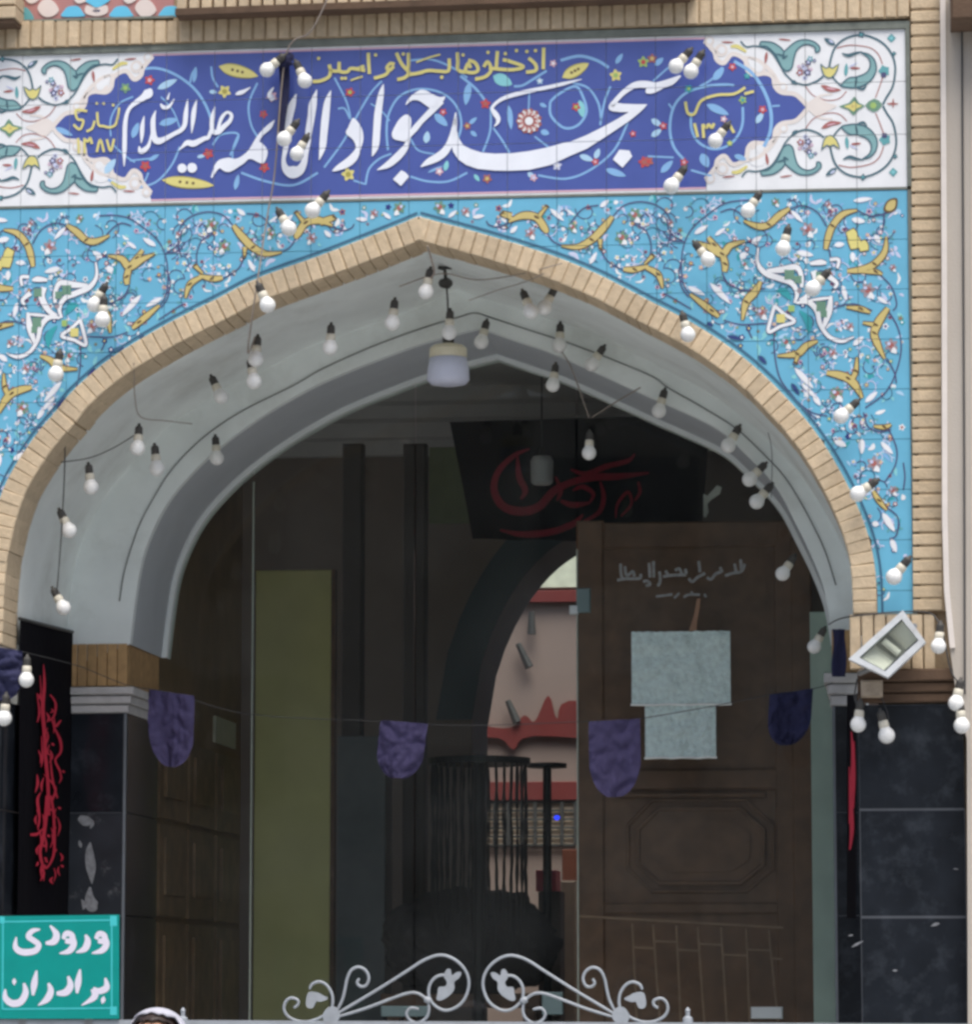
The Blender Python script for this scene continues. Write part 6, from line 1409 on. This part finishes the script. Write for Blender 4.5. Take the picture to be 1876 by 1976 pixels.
LET = [[[(552, 790, 20), (572, 760, 33), (602, 770, 33), (600, 800, 35), (565, 800, 28)], [(600, 770, 25), (615, 815, 35), (590, 855, 35), (530, 872, 8)]],
       [[(492, 765, 12), (506, 800, 36), (490, 845, 38), (438, 868, 8)]], [[(362, 790, 20), (382, 758, 33), (414, 768, 33), (412, 800, 35), (375, 800, 28)], [(412, 770, 25), (426, 815, 35), (400, 858, 35), (342, 873, 8)]],
       [[(288, 712, 10), (324, 762, 38), (310, 804, 40), (262, 814, 18)]], [[(230, 735, 9), (188, 742, 28), (162, 774, 32), (195, 800, 32), (222, 824, 32), (200, 858, 36), (130, 866, 38), (88, 838, 32), (92, 778, 8)]],
       [[(608, 1015, 12), (615, 1070, 38), (570, 1092, 35), (535, 1078, 28)], [(540, 1078, 35), (545, 1125, 38), (470, 1174, 6)]], [[(600, 1120, 2), (595, 1143, 28), (590, 1166, 2)]], [[(462, 965, 10), (450, 1040, 38), (444, 1104, 13)]],
       [[(392, 1005, 14), (406, 1058, 38), (378, 1098, 42), (325, 1105, 21)]], [[(278, 1045, 14), (292, 1090, 36), (270, 1138, 38), (218, 1174, 6)]], [[(210, 972, 10), (196, 1050, 38), (188, 1116, 14)]], [[(136, 1045, 14), (146, 1100, 36), (118, 1152, 40), (68, 1162, 40), (30, 1132, 33), (28, 1080, 10)]], [[(80, 1016, 2), (80, 1036, 25), (80, 1058, 2)]]]
for L_ in LET: strokes3(wS, L_, M_signw, 'letter', sg, sY - .0009)

# ------------------------------------------------------------------ people whose heads just show at the bottom edge
def person(x, ytop, Y, label, hair, scarf=None, coat=(60, 60, 66), turn=0.0):
    top = P(x, ytop, Y); h = top.z - .004; X = top.x; s = h / 1.6
    root = thing('person', label, 'person', (X, Y, 0))
    R = Matrix.Rotation(turn, 3, 'Z')
    J = {'pel': (0, 0, .86), 'spine': (0, .01, 1.08), 'chest': (0, 0, 1.25), 'neck': (0, .01, 1.36), 'head0': (0, -.01, 1.44), 'head1': (0, -.015, 1.51), 'crown': (0, 0, 1.555)}
    E = [('pel', 'spine'), ('spine', 'chest'), ('chest', 'neck'), ('neck', 'head0'), ('head0', 'head1'), ('head1', 'crown')]
    rad = {'pel': .15, 'spine': .125, 'chest': .14, 'neck': .055, 'head0': .07, 'head1': .078, 'crown': .055}
    for sx, nm in ((-1, 'L'), (1, 'R')):
        J.update({nm + 'sh': (sx * .16, .01, 1.29), nm + 'el': (sx * .22, .02, 1.02), nm + 'wr': (sx * .21, -.06, .80), nm + 'ha': (sx * .205, -.08, .71), nm + 'hip': (sx * .09, 0, .80), nm + 'kn': (sx * .10, -.01, .45), nm + 'an': (sx * .10, .02, .09), nm + 'to': (sx * .115, -.12, .035)})
        E += [('chest', nm + 'sh'), (nm + 'sh', nm + 'el'), (nm + 'el', nm + 'wr'), (nm + 'wr', nm + 'ha'), ('pel', nm + 'hip'), (nm + 'hip', nm + 'kn'), (nm + 'kn', nm + 'an'), (nm + 'an', nm + 'to')]
        rad.update({nm + 'sh': .062, nm + 'el': .044, nm + 'wr': .03, nm + 'ha': .034, nm + 'hip': .095, nm + 'kn': .062, nm + 'an': .044, nm + 'to': .035})
    K = list(J); me = bpy.data.meshes.new('body')
    me.from_pydata([tuple(R @ (Vector(J[k]) * s) + Vector((X, Y, 0))) for k in K], [(K.index(a), K.index(b)) for a, b in E], [])
    o = bpy.data.objects.new('body', me); link(o, root)
    md = o.modifiers.new('skin', 'SKIN'); md.use_smooth_shade = True
    for i, k in enumerate(K): me.skin_vertices[0].data[i].radius = (rad[k] * s, rad[k] * s); me.skin_vertices[0].data[i].use_root = (k == 'pel')
    sb = o.modifiers.new('sub', 'SUBSURF'); sb.levels = 2; sb.render_levels = 2
    me.materials.append(M_skin)
    def shell(name, mt, f, keep, sub=4):
        bm = bmesh.new(); bmesh.ops.create_icosphere(bm, subdivisions=sub, radius=1)
        bmesh.ops.delete(bm, geom=[v for v in bm.verts if not keep(v.co)], context='VERTS')
        for v in bm.verts: v.co = R @ (f(v.co) * s) + Vector((X, Y, 0))
        m2 = bpy.data.meshes.new(name); bm.to_mesh(m2); bm.free(); m2.materials.append(mt); m2.polygons.foreach_set('use_smooth', [True] * len(m2.polygons))
        q = link(bpy.data.objects.new(name, m2), root); so_ = q.modifiers.new('thick', 'SOLIDIFY'); so_.thickness = .006; return q
    # face features
    hc = Vector((0, -.012, 1.475))
    g = G()
    for sx in (-1, 1): g.lathe([(.001, -.007), (.010, -.004), (.012, 0), (.010, .004), (.001, .007)], 8, c=R @ ((hc + Vector((sx * .03, -.072, .0))) * s) + Vector((X, Y, 0)))
    g.build('eyes', M_black, root)
    g = G(); nb = R @ ((hc + Vector((0, -.078, .005))) * s) + Vector((X, Y, 0)); nt_ = R @ ((hc + Vector((0, -.10, -.03))) * s) + Vector((X, Y, 0)); g.tube([nb, nt_], [.007, .013], 8); g.build('nose', M_skin, root, smooth=True)
    g = G(); ml = R @ ((hc + Vector((-.022, -.078, -.058))) * s) + Vector((X, Y, 0)); mr_ = R @ ((hc + Vector((.022, -.078, -.058))) * s) + Vector((X, Y, 0)); g.tube([ml, mr_], .005, 6); g.build('mouth', mat('lip', (150, 80, 76), rough=.5), root)
    # hair cap: open at the face
    shell('hair', hair, lambda c: Vector((c.x * .088, c.y * .100 + .0, c.z * .095 + 1.49)), lambda c: not (c.y < -.30 and c.z < .62) and c.z > -.7)
    if scarf:
        shell('headscarf', scarf, lambda c: Vector((c.x * (.112 + .012 * max(0, -c.z)), c.y * .118 + .012, c.z * (.106 if c.z > 0 else .22) + 1.493)), lambda c: not (c.y < -.22 and -.75 < c.z < .84 - .25 * abs(c.x)))
    coat_m = mat('coat', coat, rough=.85, var=.15, scale=10, bump=.2)
    g = G(); prof = [(.27, .16), (.25, .5), (.20, .85), (.17, 1.05), (.18, 1.2), (.15, 1.30), (.07, 1.36)]
    V = []; n = 22
    for r, z in prof:
        for k in range(n):
            a = 6.283 * k / n; w_ = r * (1 + .03 * math.sin(k * 3 + z * 5)); V.append(R @ (Vector((w_ * 1.05 * math.cos(a), w_ * .78 * math.sin(a), z)) * s) + Vector((X, Y, 0)))
    g.add(V, [(i * n + k, i * n + (k + 1) % n, (i + 1) * n + (k + 1) % n, (i + 1) * n + k) for i in range(len(prof) - 1) for k in range(n)]); g.build('coat', coat_m, root, smooth=True)
    for nm in 'LR':
        g = G(); g.tube([R @ (Vector(J[nm + k]) * s) + Vector((X, Y, 0)) for k in ('sh', 'el', 'wr')], [.088 * s, .068 * s, .052 * s], 12); g.build('sleeve', coat_m, root, smooth=True)
    return root
M_skin = mat('skin', (206, 160, 132), rough=.55, var=.06)
M_hair = mat('dark_hair', (44, 30, 24), rough=.5, var=.3, scale=60, bump=.4, bscale=120)
M_scarf = mat('white_scarf', (190, 190, 200), rough=.8, var=.06, bump=.25, bscale=30)
person(300, 1941, -2.6, 'person in a white headscarf whose dark fringe and forehead just show', M_hair, M_scarf, (70, 64, 84), -.25)
person(63, 1972, -2.4, 'dark-haired person below the green sign with only the crown showing', M_hair, None, (52, 56, 60))
